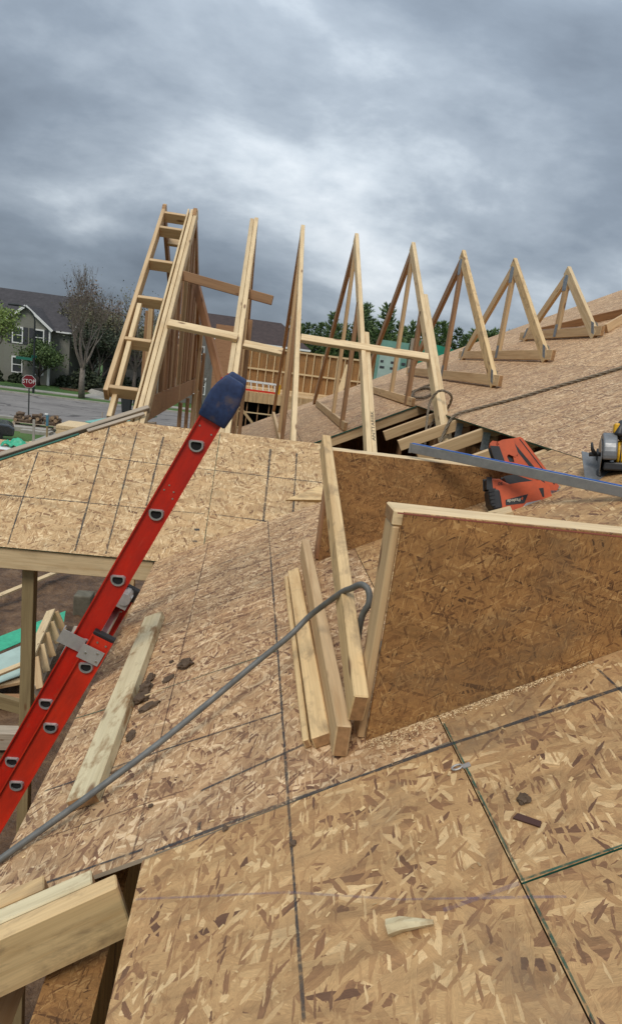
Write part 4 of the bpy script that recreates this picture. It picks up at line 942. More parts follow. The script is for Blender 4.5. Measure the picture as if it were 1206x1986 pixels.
tx, ty = zn(482, 828); npart('red_mark', [(465, 835), (485, 812), (495, 822), (484, 850)], 0.0455, 0.0468, M_ORANGE, 0.0003)
tx, ty = zn(240, 658); text_obj('lettering', '30', 0.017, M_BLACK, Fn@Matrix.Translation((tx, ty, 0.0364))@Matrix.Rotation(math.pi+0.05, 4, 'Z'), ng, 0.0004, 0.0, 1.3)

zs = pz(1100, 790, 11.38, 1160, 925)
sw = thing('circular_saw', 'yellow and black circular saw with grey blade guard at the dormer end', 'saw', tuple(onA(1.58, 2.6, 0)))
SW0 = V((1.525, 2.60, 5.395))
us = V((0.90, -0.41, 0.12)).normalized(); vs_ = V((-0.06, 0.16, 0.98)); vs_ = (vs_-us*vs_.dot(us)).normalized(); ws = us.cross(vs_)
Fs = frame(SW0, us*1.15, vs_*1.2, ws*1.15)
sp = lambda name, pts, z0, z1, mat, bev=0.004: npart(name, pts, z0, z1, mat, bev, sw, zs, Fs)
# blade guard: a drum whose axis runs sideways
def drum(name, ua, ub, cy, cz, r, a0, a1, mat, inner=0.0, n=20):
    b = MB(); A_ = np.linspace(a0, a1, n)
    o1 = [(cz+r*math.cos(a), cy+r*math.sin(a)) for a in A_]; poly = o1+([(cz+inner*math.cos(a), cy+inner*math.sin(a)) for a in A_[::-1]] if inner else [])
    vsx = [(ua, p[1], p[0]) for p in poly]+[(ub, p[1], p[0]) for p in poly]; m = len(poly)
    b.add(vsx, [tuple(range(m)), tuple(range(2*m-1, m-1, -1))]+[(i, (i+1) % m, m+(i+1) % m, m+i) for i in range(m)])
    return bevelled(b, name, mat, 0.007, sw, Fs, 3)
drum('blade_guard', 0.022, 0.072, 0.058, -0.01, 0.080, R(-15), R(195), M_GUARD)
drum('blade', 0.018, 0.0205, 0.045, -0.01, 0.072, 0, R(350), M_STEEL)
drum('lower_guard', 0.012, 0.030, 0.045, -0.01, 0.078, R(150), R(300), M_BLKPL, 0.045)
drum('motor_housing', 0.076, 0.20, 0.060, -0.02, 0.052, 0, R(352), M_YELLOW)
for k in range(5): drum('motor_vent', 0.085+k*0.012, 0.090+k*0.012, 0.060, -0.02, 0.0535, R(-60), R(60), M_BLKPL, 0.04)
drum('motor_band', 0.148, 0.165, 0.060, -0.02, 0.0545, 0, R(352), M_BLKPL)
b = MB(); b.tube(smooth_path([(0.075, 0.125, 0.02), (0.085, 0.165, 0.0), (0.10, 0.172, -0.05), (0.11, 0.145, -0.10)], 6), 0.017, 10); b.build('handle', M_BLKPL, sw, Fs, True)
b = MB(); b.box((0.058, 0.135, -0.02), (0.078, 0.172, 0.022)); bevelled(b, 'handle_cap', M_YELLOW, 0.006, sw, Fs, 3)
b = MB(); b.box((0.078, 0.112, -0.03), (0.16, 0.150, 0.02)); bevelled(b, 'handle_base', M_BLKPL, 0.008, sw, Fs, 3)
b = MB(); b.tube([(0.0, 0.055, 0.02), (-0.012, 0.075, 0.03), (-0.016, 0.098, 0.035)], [0.009, 0.006, 0.004], 8); b.tube([(-0.02, 0.055, 0.02), (0.03, 0.058, 0.01)], 0.008, 8); b.build('guard_lever', M_BLKPL, sw, Fs, True)
b = MB(); b.prism([(-0.035, -0.075), (0.24, -0.075), (0.24, 0.105), (-0.035, 0.105)], 0, 0.003)
Fp = frame(SW0+us*0.0+vs_*-0.004, (us*0.985-vs_*0.06).normalized()*1.2, V((0.05, 0.86, 0.5)).normalized()*1.2, V((0.1, -0.5, 0.86)).normalized())
b.build('base_plate', M_GUARD, sw, Fp)
b = MB(); b.box((0.03, 0.03, -0.05), (0.24, 0.0, 0.05)); bevelled(b, 'base_bracket', M_BLKPL, 0.006, sw, Fs, 2)

# ================================================================== background: houses
def boxpart(name, lo, hi, mat, par):
    b = MB(); b.box(lo, hi); return b.build(name, mat, par)
def window(par, x0, x1, z0, z1, y, shutters=False, axis='y', mull=True):
    """window on a wall facing -y (axis y) or +x (axis x)"""
    T = (lambda x, d, z: (x, y-d, z)) if axis == 'y' else (lambda x, d, z: (y+d, x, z))
    def bx(name, xa, xb, za, zb, d0, d1, mat, p):
        a, c = T(xa, d0, za), T(xb, d1, zb); lo = tuple(min(u, v) for u, v in zip(a, c)); hi = tuple(max(u, v) for u, v in zip(a, c))
        return boxpart(name, lo, hi, mat, p)
    b = MB(); fw = 0.11
    for xa, xb, za, zb in ((x0, x0+fw, z0, z1), (x1-fw, x1, z0, z1), (x0+fw, x1-fw, z0, z0+fw), (x0+fw, x1-fw, z1-fw*1.3, z1), (x0+fw, x1-fw, (z0+z1)/2-0.035, (z0+z1)/2+0.035)):
        a, c = T(xa, 0.002, za), T(xb, 0.08, zb); b.box(tuple(min(u, v) for u, v in zip(a, c)), tuple(max(u, v) for u, v in zip(a, c)))
    w = b.build('window', M_WHITE, par)
    bx('pane', x0+fw, x1-fw, z0+fw, z1-fw, 0.004, 0.03, M_GLASS, w)
    if shutters:
        for xa, xb in ((x0-0.42, x0-0.04), (x1+0.04, x1+0.42)): bx('shutter', xa, xb, z0, z1, 0.003, 0.06, M_SHUT, par)
def slab(name, pts, th, mat, par):
    b = MB(); n = len(pts); nn = (V(pts[1])-V(pts[0])).cross(V(pts[2])-V(pts[0])).normalized()
    if nn.z < 0: nn = -nn
    b.add([tuple(V(p)) for p in pts]+[tuple(V(p)-nn*th) for p in pts], [tuple(range(n)), tuple(range(2*n-1, n-1, -1))]+[(i, (i+1) % n, n+(i+1) % n, n+i) for i in range(n)])
    return b.build(name, mat, par)

h1 = thing('neighbour_house', 'olive grey two storey house with front gable and dark roof across the street', 'house', (-26, 70, 0))
hx0, hx1, hy0, hy1, ez, rz_ = -36.0, -18.9, 66.5, 78.5, 5.55, 9.1
b = MB(); ym = (hy0+hy1)/2
b.add([(hx0, hy0, 0), (hx1, hy0, 0), (hx1, hy1, 0), (hx0, hy1, 0), (hx0, hy0, ez), (hx1, hy0, ez), (hx1, hy1, ez), (hx0, hy1, ez), (hx1, ym, rz_-0.12), (hx0, ym, rz_-0.12)], [(0, 1, 5, 4), (1, 2, 6, 8, 5), (2, 3, 7, 6), (3, 0, 4, 9, 7)]); b.build('wall', M_SIDE, h1)
slab('roof', [(hx0-.4, hy0-.4, ez-.13), (hx1+.35, hy0-.4, ez-.13), (hx1+.35, ym, rz_), (hx0-.4, ym, rz_)], 0.15, M_SHING, h1)
slab('roof', [(hx0-.4, ym, rz_), (hx1+.35, ym, rz_), (hx1+.35, hy1+.4, ez-.13), (hx0-.4, hy1+.4, ez-.13)], 0.15, M_SHING, h1)
beam('rake_board', (hx1+.36, hy0-.4, ez-.22), (hx1+.36, ym, rz_-.09), 0.05, 0.2, M_WHITE, h1); beam('rake_board', (hx1+.36, hy1+.4, ez-.22), (hx1+.36, ym, rz_-.09), 0.05, 0.2, M_WHITE, h1)
# projecting front gable
gx0, gx1, gy = -24.75, -20.55, 65.2; gm = (gx0+gx1)/2; gz_ = 7.45
b = MB(); b.add([(gx0, gy, 0), (gx1, gy, 0), (gx1, gy, 5.75), (gm, gy, gz_-0.1), (gx0, gy, 5.75), (gx0, hy0+.5, 0), (gx1, hy0+.5, 0), (gx1, hy0+.5, 5.75), (gx0, hy0+.5, 5.75)], [(0, 1, 2, 3, 4), (1, 6, 7, 2), (0, 4, 8, 5)]); b.build('gable_wall', M_SIDE, h1)
sl_ = (gz_-5.75)/(gm-gx0)
for s_, xe in ((-1, gx0-0.45), (1, gx1+0.45)):
    ze = gz_-abs(xe-gm)*sl_
    slab('gable_roof', [(xe, gy-.35, ze), (gm, gy-.35, gz_), (gm, ym-1.5, gz_), (xe, hy0+1.2, ze)], 0.12, M_SHING, h1)
    beam('rake_board', (xe, gy-.37, ze-.08), (gm, gy-.37, gz_-.08), 0.05, 0.24, M_WHITE, h1)
boxpart('corner_board', (gx1-0.05, gy-0.06, 0), (gx1+0.16, gy+0.15, 5.6), M_WHITE, h1)
boxpart('gutter', (gx1+.4, hy0-.55, ez-.30), (hx1+.3, hy0-.40, ez-.15), M_WHITE, h1)
window(h1, -24.0, -22.95, 3.75, 5.35, gy, True); window(h1, -21.95, -20.95, 3.75, 5.35, gy, True)
window(h1, -24.0, -22.95, 0.9, 2.5, gy, False); window(h1, -21.95, -20.95, 0.9, 2.5, gy, False)
window(h1, -31.5, -30.4, 3.6, 5.1, hy0, True); window(h1, 70.4, 71.3, 3.5, 4.9, hx1, False, 'x'); window(h1, 74.2, 75.1, 3.5, 4.9, hx1, False, 'x'); window(h1, 71.0, 72.4, 0.9, 2.2, hx1, False, 'x')

h2 = thing('neighbour_house', 'grey house under a dark brown hip roof behind the trusses', 'house', (-1.5, 72, 0))
ax0, ax1, ay0, ay1 = -9.2, 4.9, 66.0, 77.0; ae, ar = 6.9, 9.35
boxpart('wall', (ax0, ay0, 0), (ax1, ay1, ae-0.05), M_SIDE2, h2)
r0, r1, rym = (-6.0, (ay0+ay1)/2, ar), (2.2, (ay0+ay1)/2, ar), 0
c_ = [(ax0-.4, ay0-.4, ae-.1), (ax1+.4, ay0-.4, ae-.1), (ax1+.4, ay1+.4, ae-.1), (ax0-.4, ay1+.4, ae-.1)]
for pts in ([c_[0], c_[1], r1, r0], [c_[1], c_[2], r1], [c_[2], c_[3], r0, r1], [c_[3], c_[0], r0]): slab('roof', pts, 0.12, M_SHINGB, h2)
boxpart('gutter', (ax0-.4, ay0-.55, ae-.28), (ax1+.4, ay0-.41, ae-.1), M_WHITE, h2)
for xw in (-7.6, -5.4, -3.2, -1.0): window(h2, xw, xw+1.0, 4.4, 5.9, ay0); window(h2, xw, xw+1.0, 1.2, 2.7, ay0)
b = MB(); b.add([(-8.2, 64.5, 0), (-3.6, 64.5, 0), (-3.6, 64.5, 6.2), (-5.9, 64.5, 7.9), (-8.2, 64.5, 6.2), (-8.2, 66, 0), (-3.6, 66, 0), (-3.6, 66, 6.2), (-8.2, 66, 6.2)], [(0, 1, 2, 3, 4), (1, 6, 7, 2), (0, 4, 8, 5)]); b.build('gable_wall', M_SIDE2, h2)
for xe in (-8.7, -3.1): slab('gable_roof', [(xe, 64.2, 5.85), (-5.9, 64.2, 7.95), (-5.9, 70, 7.95), (xe, 67, 5.85)], 0.12, M_SHINGB, h2); beam('rake_board', (xe, 64.18, 5.75), (-5.9, 64.18, 7.85), 0.05, 0.2, M_WHITE, h2)
window(h2, -6.5, -5.3, 4.2, 5.8, 64.5); window(h2, -6.9, -4.9, 1.0, 2.7, 64.5)

# a grey garage to the left, seen through the lookout
h3 = thing('garage', 'low grey garage with pale doors seen behind the lookout ladder', 'garage', (-13, 72, 0))
boxpart('wall', (-16.5, 70.5, 0), (-9.8, 77, 3.4), M_SIDE2, h3)
slab('roof', [(-17, 70, 3.3), (-9.4, 70, 3.3), (-9.4, 73.7, 5.2), (-17, 73.7, 5.2)], 0.12, M_SHINGB, h3); slab('roof', [(-17, 73.7, 5.2), (-9.4, 73.7, 5.2), (-9.4, 77.5, 3.3), (-17, 77.5, 3.3)], 0.12, M_SHINGB, h3)
boxpart('garage_door', (-15.4, 70.40, 0), (-12.8, 70.48, 2.3), M_CONC, h3); boxpart('garage_door', (-12.3, 70.40, 0), (-10.2, 70.48, 2.3), M_CONC, h3)

# framed neighbour under construction: deck, stud walls backed by OSB
fh = thing('framed_house', 'half built house of bare studs and brown OSB behind the trusses', 'house', (3, 32, 0))
FY = 33.0; dz = 3.98
boxpart('wall_sheathing', (-0.75, FY+0.09, dz), (9.0, FY+0.105, 6.12), M_OSBB, fh)
x = -0.75; 
while x < 8.95:
    boxpart('stud', (x, FY-0.0, dz+0.09), (x+0.045, FY+0.089, 6.03), M_WOODL, fh); x += 0.405
for z, h_ in ((6.03, 0.09), (dz, 0.09), (4.93, 0.085)): boxpart('wall_plate', (-0.8, FY-0.012, z), (9.0, FY+0.088, z+h_), M_WOODL, fh)
boxpart('floor_deck', (-0.9, FY-3.2, dz-0.03), (9.0, FY+0.1, dz-0.005), M_OSBY, fh)
boxpart('rim_beam', (-0.9, FY-3.25, dz-0.50), (9.0, FY-3.2, dz-0.03), M_OSBY, fh)
boxpart('rim_beam', (1.6, FY-3.9, dz-0.75), (9.0, FY-3.86, dz-0.25), M_WOOD, fh)
boxpart('floor_slab', (-0.9, FY-3.2, 0.0), (9, FY+2.8, 0.35), M_CONC, fh)
boxpart('back_wall', (-0.9, FY+2.6, 0.3), (9, FY+2.8, dz-0.05), M_SHADE, fh); boxpart('back_wall', (-0.95, FY-3.2, 0.3), (-0.9, FY+2.6, dz-0.05), M_SHADE, fh); boxpart('ceiling', (-0.9, FY-3.2, dz-0.10), (9, FY+2.7, dz-0.04), M_SHADE, fh)  # near-black colour paints the shade of the open ground floor
x = -0.8
while x < 6:
    boxpart('stud', (x, FY-3.10, 0.4), (x+0.045, FY-3.02, dz-0.55), M_WOODD, fh); x += 0.52
for z in (2.95, 2.2): boxpart('blocking', (-0.9, FY-3.12, z), (4.0, FY-3.10, z+0.06), M_WOODL, fh)
beam('diagonal_brace', (-0.6, FY-3.14, 3.2), (1.3, FY-3.14, 1.2), 0.05, 0.12, M_WOOD, fh)
beam('plank', (4.35, FY-0.4, dz), (4.75, FY-0.05, 5.75), 0.05, 0.30, M_WOODL, fh, (1, 0, 0))
for k in range(4): beam('plank', (6.0+k*0.14, FY-2.2, dz-0.1), (6.9+k*0.16, FY-0.1, 5.5-k*0.1), 0.05, 0.12, [M_WOODW, M_WOODD][k % 2], fh, (0, -1, 0))
boxpart('sheathing_stack', (5.4, FY-2.6, dz), (7.8, FY-1.4, dz+0.55), M_WOODL, fh)
boxpart('corner_post', (-2.2, FY-0.6, 2.0), (-1.2, FY-0.45, 6.9), M_WOODR, fh)
beam('rafter_stub', (-1.7, FY-0.55, 6.75), (-0.8, FY-0.55, 6.35), 0.05, 0.14, M_WOODL, fh)
# orange ladder stored on that deck
sl2 = thing('stored_ladder', 'red ladder with white rungs lying on edge on the framed deck', 'ladder', (0.6, FY-2.9, dz))
for z in (0.05, 0.45): beam('rail', (-0.85, FY-3.0, dz+z), (1.15, FY-3.0, dz+z-0.02), 0.04, 0.09, M_REDB if z < 0.2 else M_WHITE, sl2)
for k in range(7): beam('rung', (-0.7+k*0.28, FY-3.0, dz+0.08), (-0.76+k*0.28, FY-3.0, dz+0.42), 0.04, 0.05, M_WHITE, sl2, (1, 0, 0))
beam('end_foot', (1.15, FY-3.0, dz-0.02), (1.15, FY-3.0, dz+0.45), 0.05, 0.14, M_YELLOW, sl2, (1, 0, 0))
# green sheathed house beyond
gh = thing('green_sheathed_house', 'unfinished house wall of green sheathing and loose green wrap beyond the roof', 'house', (5, 22, 0))
boxpart('green_panel', (4.10, 22.0, 0), (5.18, 22.05, 6.74), M_TEAL, gh); boxpart('pale_panel', (4.2, 21.985, 4.9), (4.95, 21.998, 6.5), M_TEALP, gh)
for z in (5.98, 5.78):
    for xx in (4.25, 4.62, 5.0): boxpart('printed_mark', (xx, 21.975, z), (xx+random.uniform(0.1, 0.2), 21.983, z+0.08), M_SHUT, gh)
beam('corner_stud', (5.26, 21.97, 0), (5.26, 21.97, 6.92), 0.09, 0.09, M_WOODW, gh, (0, 1, 0)); boxpart('corner_trim', (5.33, 21.9, 0), (5.40, 22.0, 6.90), M_WOODR, gh)
b = MB(); nn_ = 26
for j in range(9):
    for i in range(nn_):
        x = 5.42+i*0.17; z = 6.90-0.021*i-j*0.8
        b.v.append((x, 22.0+0.09*math.sin(i*0.9+j*0.7)+0.05*math.sin(i*2.3+j), z))
b.f = [(j*nn_+i, j*nn_+i+1, (j+1)*nn_+i+1, (j+1)*nn_+i) for j in range(8) for i in range(nn_-1)]; b.mi = [0]*len(b.f); b.build('house_wrap', M_WRAP, gh, smooth=True)
boxpart('backing_wall', (4.06, 22.15, 0), (9.6, 22.25, 6.3), M_OSBB, gh)

# ================================================================== background: trees
def grow(p, d, ln, r, depth, segs, tw, spread, rng, up=0.12, minr=0.008):
    n = 3; pts = [p]; rad = [r]
    for i in range(n):
        d = (d+V((rng.uniform(-1, 1), rng.uniform(-1, 1), rng.uniform(-.4, .8)))*0.14+V((0, 0, up*0.25))).normalized()
        p = p+d*ln/n; pts.append(p); rad.append(r*(1-0.42*(i+1)/n))
    segs.append((pts, rad, depth))
    if depth == 0:
        tw.append((p, d)); return
    k = rng.choice((2, 3, 3)) if depth > 1 else rng.choice((3, 4))
    for i in range(k):
        ax = V((rng.uniform(-1, 1), rng.uniform(-1, 1), rng.uniform(-.3, .6))).normalized()
        nd = (d+ax*spread*rng.uniform(0.6, 1.15)).normalized()
        q = pts[-1] if i < 2 else pts[rng.choice((1, 2))]
        grow(q, nd, ln*rng.uniform(0.62, 0.84), max(minr, rad[-1]*rng.uniform(0.6, 0.8)), depth-1, segs, tw, spread, rng, up, minr)
def quad_leaves(b, c, n, r, sz, rng):
    for _ in range(n):
        p = c+V((rng.gauss(0, r), rng.gauss(0, r), rng.gauss(0, r*0.8))); u = V((rng.uniform(-1, 1), rng.uniform(-1, 1), rng.uniform(-1, 1))).normalized(); v = u.orthogonal().normalized()
        s_ = sz*rng.uniform(0.6, 1.3)
        b.add([p-u*s_-v*s_*.6, p+u*s_-v*s_*.6, p+u*s_+v*s_*.6, p-u*s_+v*s_*.6], [(0, 1, 2, 3)])
def tree(name, loc, lab, trunk_h, r0, depth, ln, spread, leafmat, nleaf, lr, ls, seed, bark=M_BARK, twigmat=M_TWIG, grp=None, lean=(0, 0, 1), up=0.15, minr=0.01, limbs=4, scale=1.0):
    rng = random.Random(seed); t = thing(name, lab, 'tree', loc, grp)
    L0 = V(loc); segs = []; tw = []
    top = L0+V(lean).normalized()*trunk_h
    tr = MB(); tr.tube([L0-V((0, 0, 0.1)), L0.lerp(top, 0.5)+V((rng.uniform(-.08, .08), 0, 0)), top], [r0*1.25, r0, r0*0.85], 9)
    for i in range(limbs):
        a = 2*math.pi*i/limbs+rng.uniform(-.4, .4); d = V((math.cos(a)*spread*1.1, math.sin(a)*spread*1.1, 1)).normalized()
        grow(top-V((0, 0, trunk_h*0.12*i/limbs)), d, ln*rng.uniform(0.85, 1.1), r0*0.55, depth, segs, tw, spread, rng, up, minr)
    grow(top, V((rng.uniform(-.1, .1), rng.uniform(-.1, .1), 1)).normalized(), ln*1.15, r0*0.75, depth, segs, tw, spread*0.8, rng, up, minr)
    fine = MB()
    for pts, rad, dp in segs: (tr if dp >= depth-1 else fine).tube(pts, rad, 5 if dp >= depth-1 else 3, False)
    tr.build('trunk', bark, t, smooth=True)
    cw = fine.build('twigs', twigmat, t); cw['kind'] = 'stuff'
    if leafmat:
        lf = MB()
        for p, d in tw: quad_leaves(lf, p, nleaf, lr, ls, rng)
        lf.build('crown', leafmat, t)
    return t
tree('bare_tree', (-15.0, 56.9, 0), 'tall bare grey tree on the verge across the street', 2.6, 0.24, 5, 2.25, 0.52, M_LEAFB, 1, 0.3, 0.035, 3, up=0.3, minr=0.011, limbs=5)
tree('budding_tree', (-17.6, 69.5, 0), 'bushy brown green budding tree beside the olive house', 1.2, 0.2, 4, 2.1, 0.55, M_LEAFB, 14, 0.5, 0.09, 8, up=0.2, limbs=5)
tree('rusty_tree', (-18.3, 73.0, 0), 'rust coloured budding tree behind the bare tree', 2.2, 0.2, 4, 2.3, 0.5, M_LEAFR, 9, 0.5, 0.09, 12, up=0.25, limbs=4)
tree('ornamental_tree', (-21.0, 64.0, 0), 'small green rounded tree with forked dark trunk before the house', 0.9, 0.17, 3, 1.08, 0.80, M_LEAFG, 34, 0.38, 0.08, 21, bark=M_DARKBARK, twigmat=M_DARKBARK, up=0.02, limbs=4)
tree('leafy_tree', (-23.2, 57.0, 0), 'light green leafy spring tree at the left end of the street', 1.5, 0.17, 4, 1.75, 0.55, M_LEAFL, 9, 0.35, 0.085, 33, up=0.25, limbs=5)
for i, (x, y, sd_, lab) in enumerate(((-12.6, 68.0, 41, 'bare brown tree behind the lookout ladder'), (-10.0, 80.0, 44, 'distant bare tree behind the gable end'), (-13.5, 83.0, 47, 'pale distant bare tree left of the gable end'))):
    tree('bare_tree', (x, y, 0), lab, 2.4, 0.2, 4, 2.3, 0.5, M_LEAFB, 3, 0.5, 0.07, sd_, up=0.28, limbs=5)
tree('bare_sapling', (-2.6, 63.3, 0), 'thin bare sapling in front of the brown roofed house', 2.0, 0.10, 4, 1.7, 0.45, None, 0, 0, 0, 55, up=0.4, limbs=3)
tree('bare_sapling', (-5.0, 61.8, 0), 'bare sapling against the gable of the brown roofed house', 2.0, 0.09, 4, 1.3, 0.45, None, 0, 0, 0, 58, up=0.4, limbs=3)
def shrub(x, y, rx, rz, lab, seed, mat=M_HEDGE, n=900):
    rng = random.Random(seed); b = MB()
    for _ in range(n):
        a = rng.uniform(0, 6.283); u = rng.uniform(-0.2, 1); k = rng.uniform(0.55, 1.05)*(1+0.25*mnoise.noise(V((a*2, u*3, seed))))
        p = V((x+math.cos(a)*rx*k*math.sqrt(max(0, 1-u*u)), y+math.sin(a)*rx*0.7*k*math.sqrt(max(0, 1-u*u)), rz*max(0.02, u)*k))
        s_ = 0.10*rng.uniform(.6, 1.3); uu = V((rng.uniform(-1, 1), rng.uniform(-1, 1), rng.uniform(-1, 1))).normalized(); vv = uu.orthogonal().normalized()
        b.add([p-uu*s_-vv*s_, p+uu*s_-vv*s_, p+uu*s_+vv*s_, p-uu*s_+vv*s_], [(0, 1, 2, 3)])
    t = thing('shrub', lab, 'shrub', (x, y, 0), 'shrubs before the houses'); b.build('crown', mat, t)
    b = MB(); b.tube([(x, y, -0.05), (x, y, rz*0.6)], [0.05, 0.02], 6); b.build('trunk', M_DARKBARK, t)
for i, (x, y, rx, rz, lab) in enumerate(((-17.0, 66.0, 1.9, 2.2, 'large dark shrub behind the bare tree'), (-14.6, 68.5, 1.8, 2.0, 'dark shrub by the garden path'), (-23.2, 64.2, 0.7, 0.9, 'low dark shrub under the front window'), (-25.4, 63.8, 1.1, 1.3, 'shrub at the left house corner'), (-19.0, 66.0, 1.1, 1.1, 'low shrub beside the rounded tree'), (-21.8, 64.4, 0.6, 0.7, 'smallest shrub under the front window'), (-12.2, 69.0, 1.5, 1.6, 'dark shrub before the garage'))):
    shrub(x, y, rx, rz, lab, i+3)
b = MB(); b.tube([(-17.0+1.6*math.cos(a), 65.9+1.6*math.sin(a), 0) for a in np.linspace(0, 6.28, 14)], 0.001, 4)
bm_ = MB(); bm_.prism([(-17.2+1.9*math.cos(a), 64.4+1.7*math.sin(a)) for a in np.linspace(0, 6.1, 20)], -0.05, 0.03); struct(bm_.build('mulch_bed', M_MUD))
for i, (x, y, sd_, lab, mt) in enumerate(((-15.2, 73.5, 71, 'dark thicket tree behind the bare tree', M_HEDGE), (-13.0, 75.0, 74, 'brown budding tree behind the garage hedge', M_LEAFB), (-16.2, 67.5, 77, 'low dense dark tree beside the garden path', M_HEDGE), (-10.8, 72.0, 79, 'grey budding tree in front of the garage', M_LEAFB))):
    tree('thicket_tree', (x, y, 0), lab, 0.8, 0.18, 4, 1.75, 0.6, mt, 16, 0.5, 0.09, sd_, up=0.15, limbs=5)
# evergreen row
def pine_mesh(seed, h):
    rng = random.Random(seed); b = MB(); tr = MB(); tr.tube([(0, 0, 0), (0, 0, h*0.97)], [0.16, 0.02], 6)
    z = h*0.10
    while z < h:
        f = 1-z/h; rr = 0.30*h*(f**0.62)*rng.uniform(0.8, 1.1)*0.85+0.2
        k = max(5, int(13*f)+4)
        for i in range(k):
            a = rng.uniform(0, 6.283); d = V((math.cos(a), math.sin(a), rng.uniform(0.15, 0.75))).normalized(); ln_ = rr*rng.uniform(0.6, 1.15)
            m = max(3, int(ln_*5))
            for j in range(m):
                p = V((0, 0, z))+d*ln_*(j+0.6)/m
                for q in range(3):
                    u = (d+V((rng.uniform(-1, 1), rng.uniform(-1, 1), rng.uniform(-.2, 1.1)))*0.8).normalized(); v = u.orthogonal().normalized(); s_ = rng.uniform(0.16, 0.30)
                    b.add([p-v*s_*.3, p+v*s_*.3, p+u*s_*1.5], [(0, 1, 2)])
        z += h*0.03
    for _ in range(10):
        u = V((rng.uniform(-.3, .3), rng.uniform(-.3, .3), 1)); b.add([(0.06, 0, h*0.93), (-0.06, 0, h*0.93), tuple(V((0, 0, h*0.93))+u*0.8)], [(0, 1, 2)])
    return b.mesh('crown', M_NEEDLE), tr.mesh('trunk', M_DARKBARK)
variants = [pine_mesh(s_, 9.0) for s_ in (1, 2, 3, 4)]
rng = random.Random(5)
px = 4.6; k = 0
while px < 46:
    y = 86+rng.uniform(-4, 5)+px*0.15; hh = rng.uniform(10.2, 12.6)+(1.6 if 13 < px < 17 else 0)+px*0.03
    t = thing('evergreen_tree', 'dark green spiky evergreen in the row behind the half built houses', 'tree', (px, y, 0), 'row of evergreens behind the building sites')
    m = Matrix.Translation((px, y, 0))@Matrix.Rotation(rng.uniform(0, 6), 4, 'Z')@Matrix.Diagonal((hh/9*rng.uniform(.85, 1.1), hh/9, hh/9, 1))
    link('crown', variants[k % 4][0], t, m); link('trunk', variants[k % 4][1], t, m)
    px += rng.uniform(0.5, 1.15); k += 1

# ================================================================== background: street furniture and site clutter
ss = thing('stop_sign', 'red octagonal stop sign on a dark post by the street', 'sign', (-13.2, 38.6, 0))
SX, SY, SZ = -13.25, 38.7, 2.42
beam('post', (SX, SY+0.04, -0.1), (SX, SY+0.04, SZ+0.1), 0.06, 0.06, M_POST, ss, (0, 1, 0))
face = frame((SX, SY, SZ), (0.95, 0.31, 0), (0, 0, 1), (0.31, -0.95, 0))
oct_ = lambda r: [(r*math.cos(a), r*math.sin(a)) for a in [math.pi/8+i*math.pi/4 for i in range(8)]]
b = MB(); b.prism(oct_(0.405), -0.006, 0.0); b.build('sign_border', M_WHITE, ss, face)
b = MB(); b.prism(oct_(0.385), 0.001, 0.004); fc = b.build('sign_face', M_STOPR, ss, face)
text_obj('lettering', 'STOP', 0.34, M_WHITE, face@Matrix.Translation((0, 0, 0.0055)), fc, 0.001, 0, 0.86)
lp = thing('street_lamp', 'tall dark street lamp post with bent arm and green street sign', 'lamp', (-18.9, 56.3, 0))
b = MB(); b.tube([(-18.9, 56.3, -0.1), (-18.9, 56.3, 6.0)], [0.11, 0.07], 8); b.build('post', M_POST, lp)
b = MB(); b.tube(smooth_path([(-18.9, 56.3, 6.0), (-19.0, 56.2, 6.5), (-19.5, 55.9, 7.0), (-20.3, 55.5, 7.15)], 5), 0.055, 6); b.build('arm', M_POST, lp)
b = MB(); b.tube([(-20.0, 55.65, 7.12), (-20.7, 55.3, 7.08)], [0.12, 0.08], 8); b.build('lamp_head', M_POST, lp)
boxpart('street_sign', (-20.35, 56.17, 2.72), (-19.0, 56.20, 2.95), M_SIGNG, lp); boxpart('street_sign', (-18.92, 55.7, 2.98), (-18.88, 56.9, 3.18), M_SIGNG, lp)
# pallet of split logs on concrete slabs
for i, (x, y, w, d, z, lab) in enumerate(((-12.25, 35.7, 2.6, 1.3, 0.0, 'wide grey concrete slab under the log pallet'), (-11.5, 35.0, 1.5, 0.8, 0.0, 'smaller concrete slab in front of the log pallet'))):
    b = MB(); b.box((x-w/2, y-d/2, z-0.05), (x+w/2, y+d/2, 0.22 if i == 0 else 0.16)); o = b.build('concrete_slab', M_CONC); tag(o, lab, 'slab')
pl_ = thing('wooden_pallet', 'flat wooden pallet carrying the split logs', 'pallet', (-12.0, 36.2, 0.2))
for k in range(6): boxpart('plank', (-13.1, 35.7+k*0.2, 0.36), (-10.7, 35.84+k*0.2, 0.39), M_WOODW, pl_)
for k in range(3): boxpart('bearer', (-13.05+k*1.1, 35.7, 0.22), (-12.93+k*1.1, 36.85, 0.358), M_WOODW, pl_)
rng = random.Random(9)
M_LOG = mat_plain('log_bark', (0.15, 0.10, 0.065), 0.9, var=0.4, nscale=8, bmp=0.02); M_LOGE = mat_plain('log_end', (0.36, 0.24, 0.14), 0.85, var=0.3)
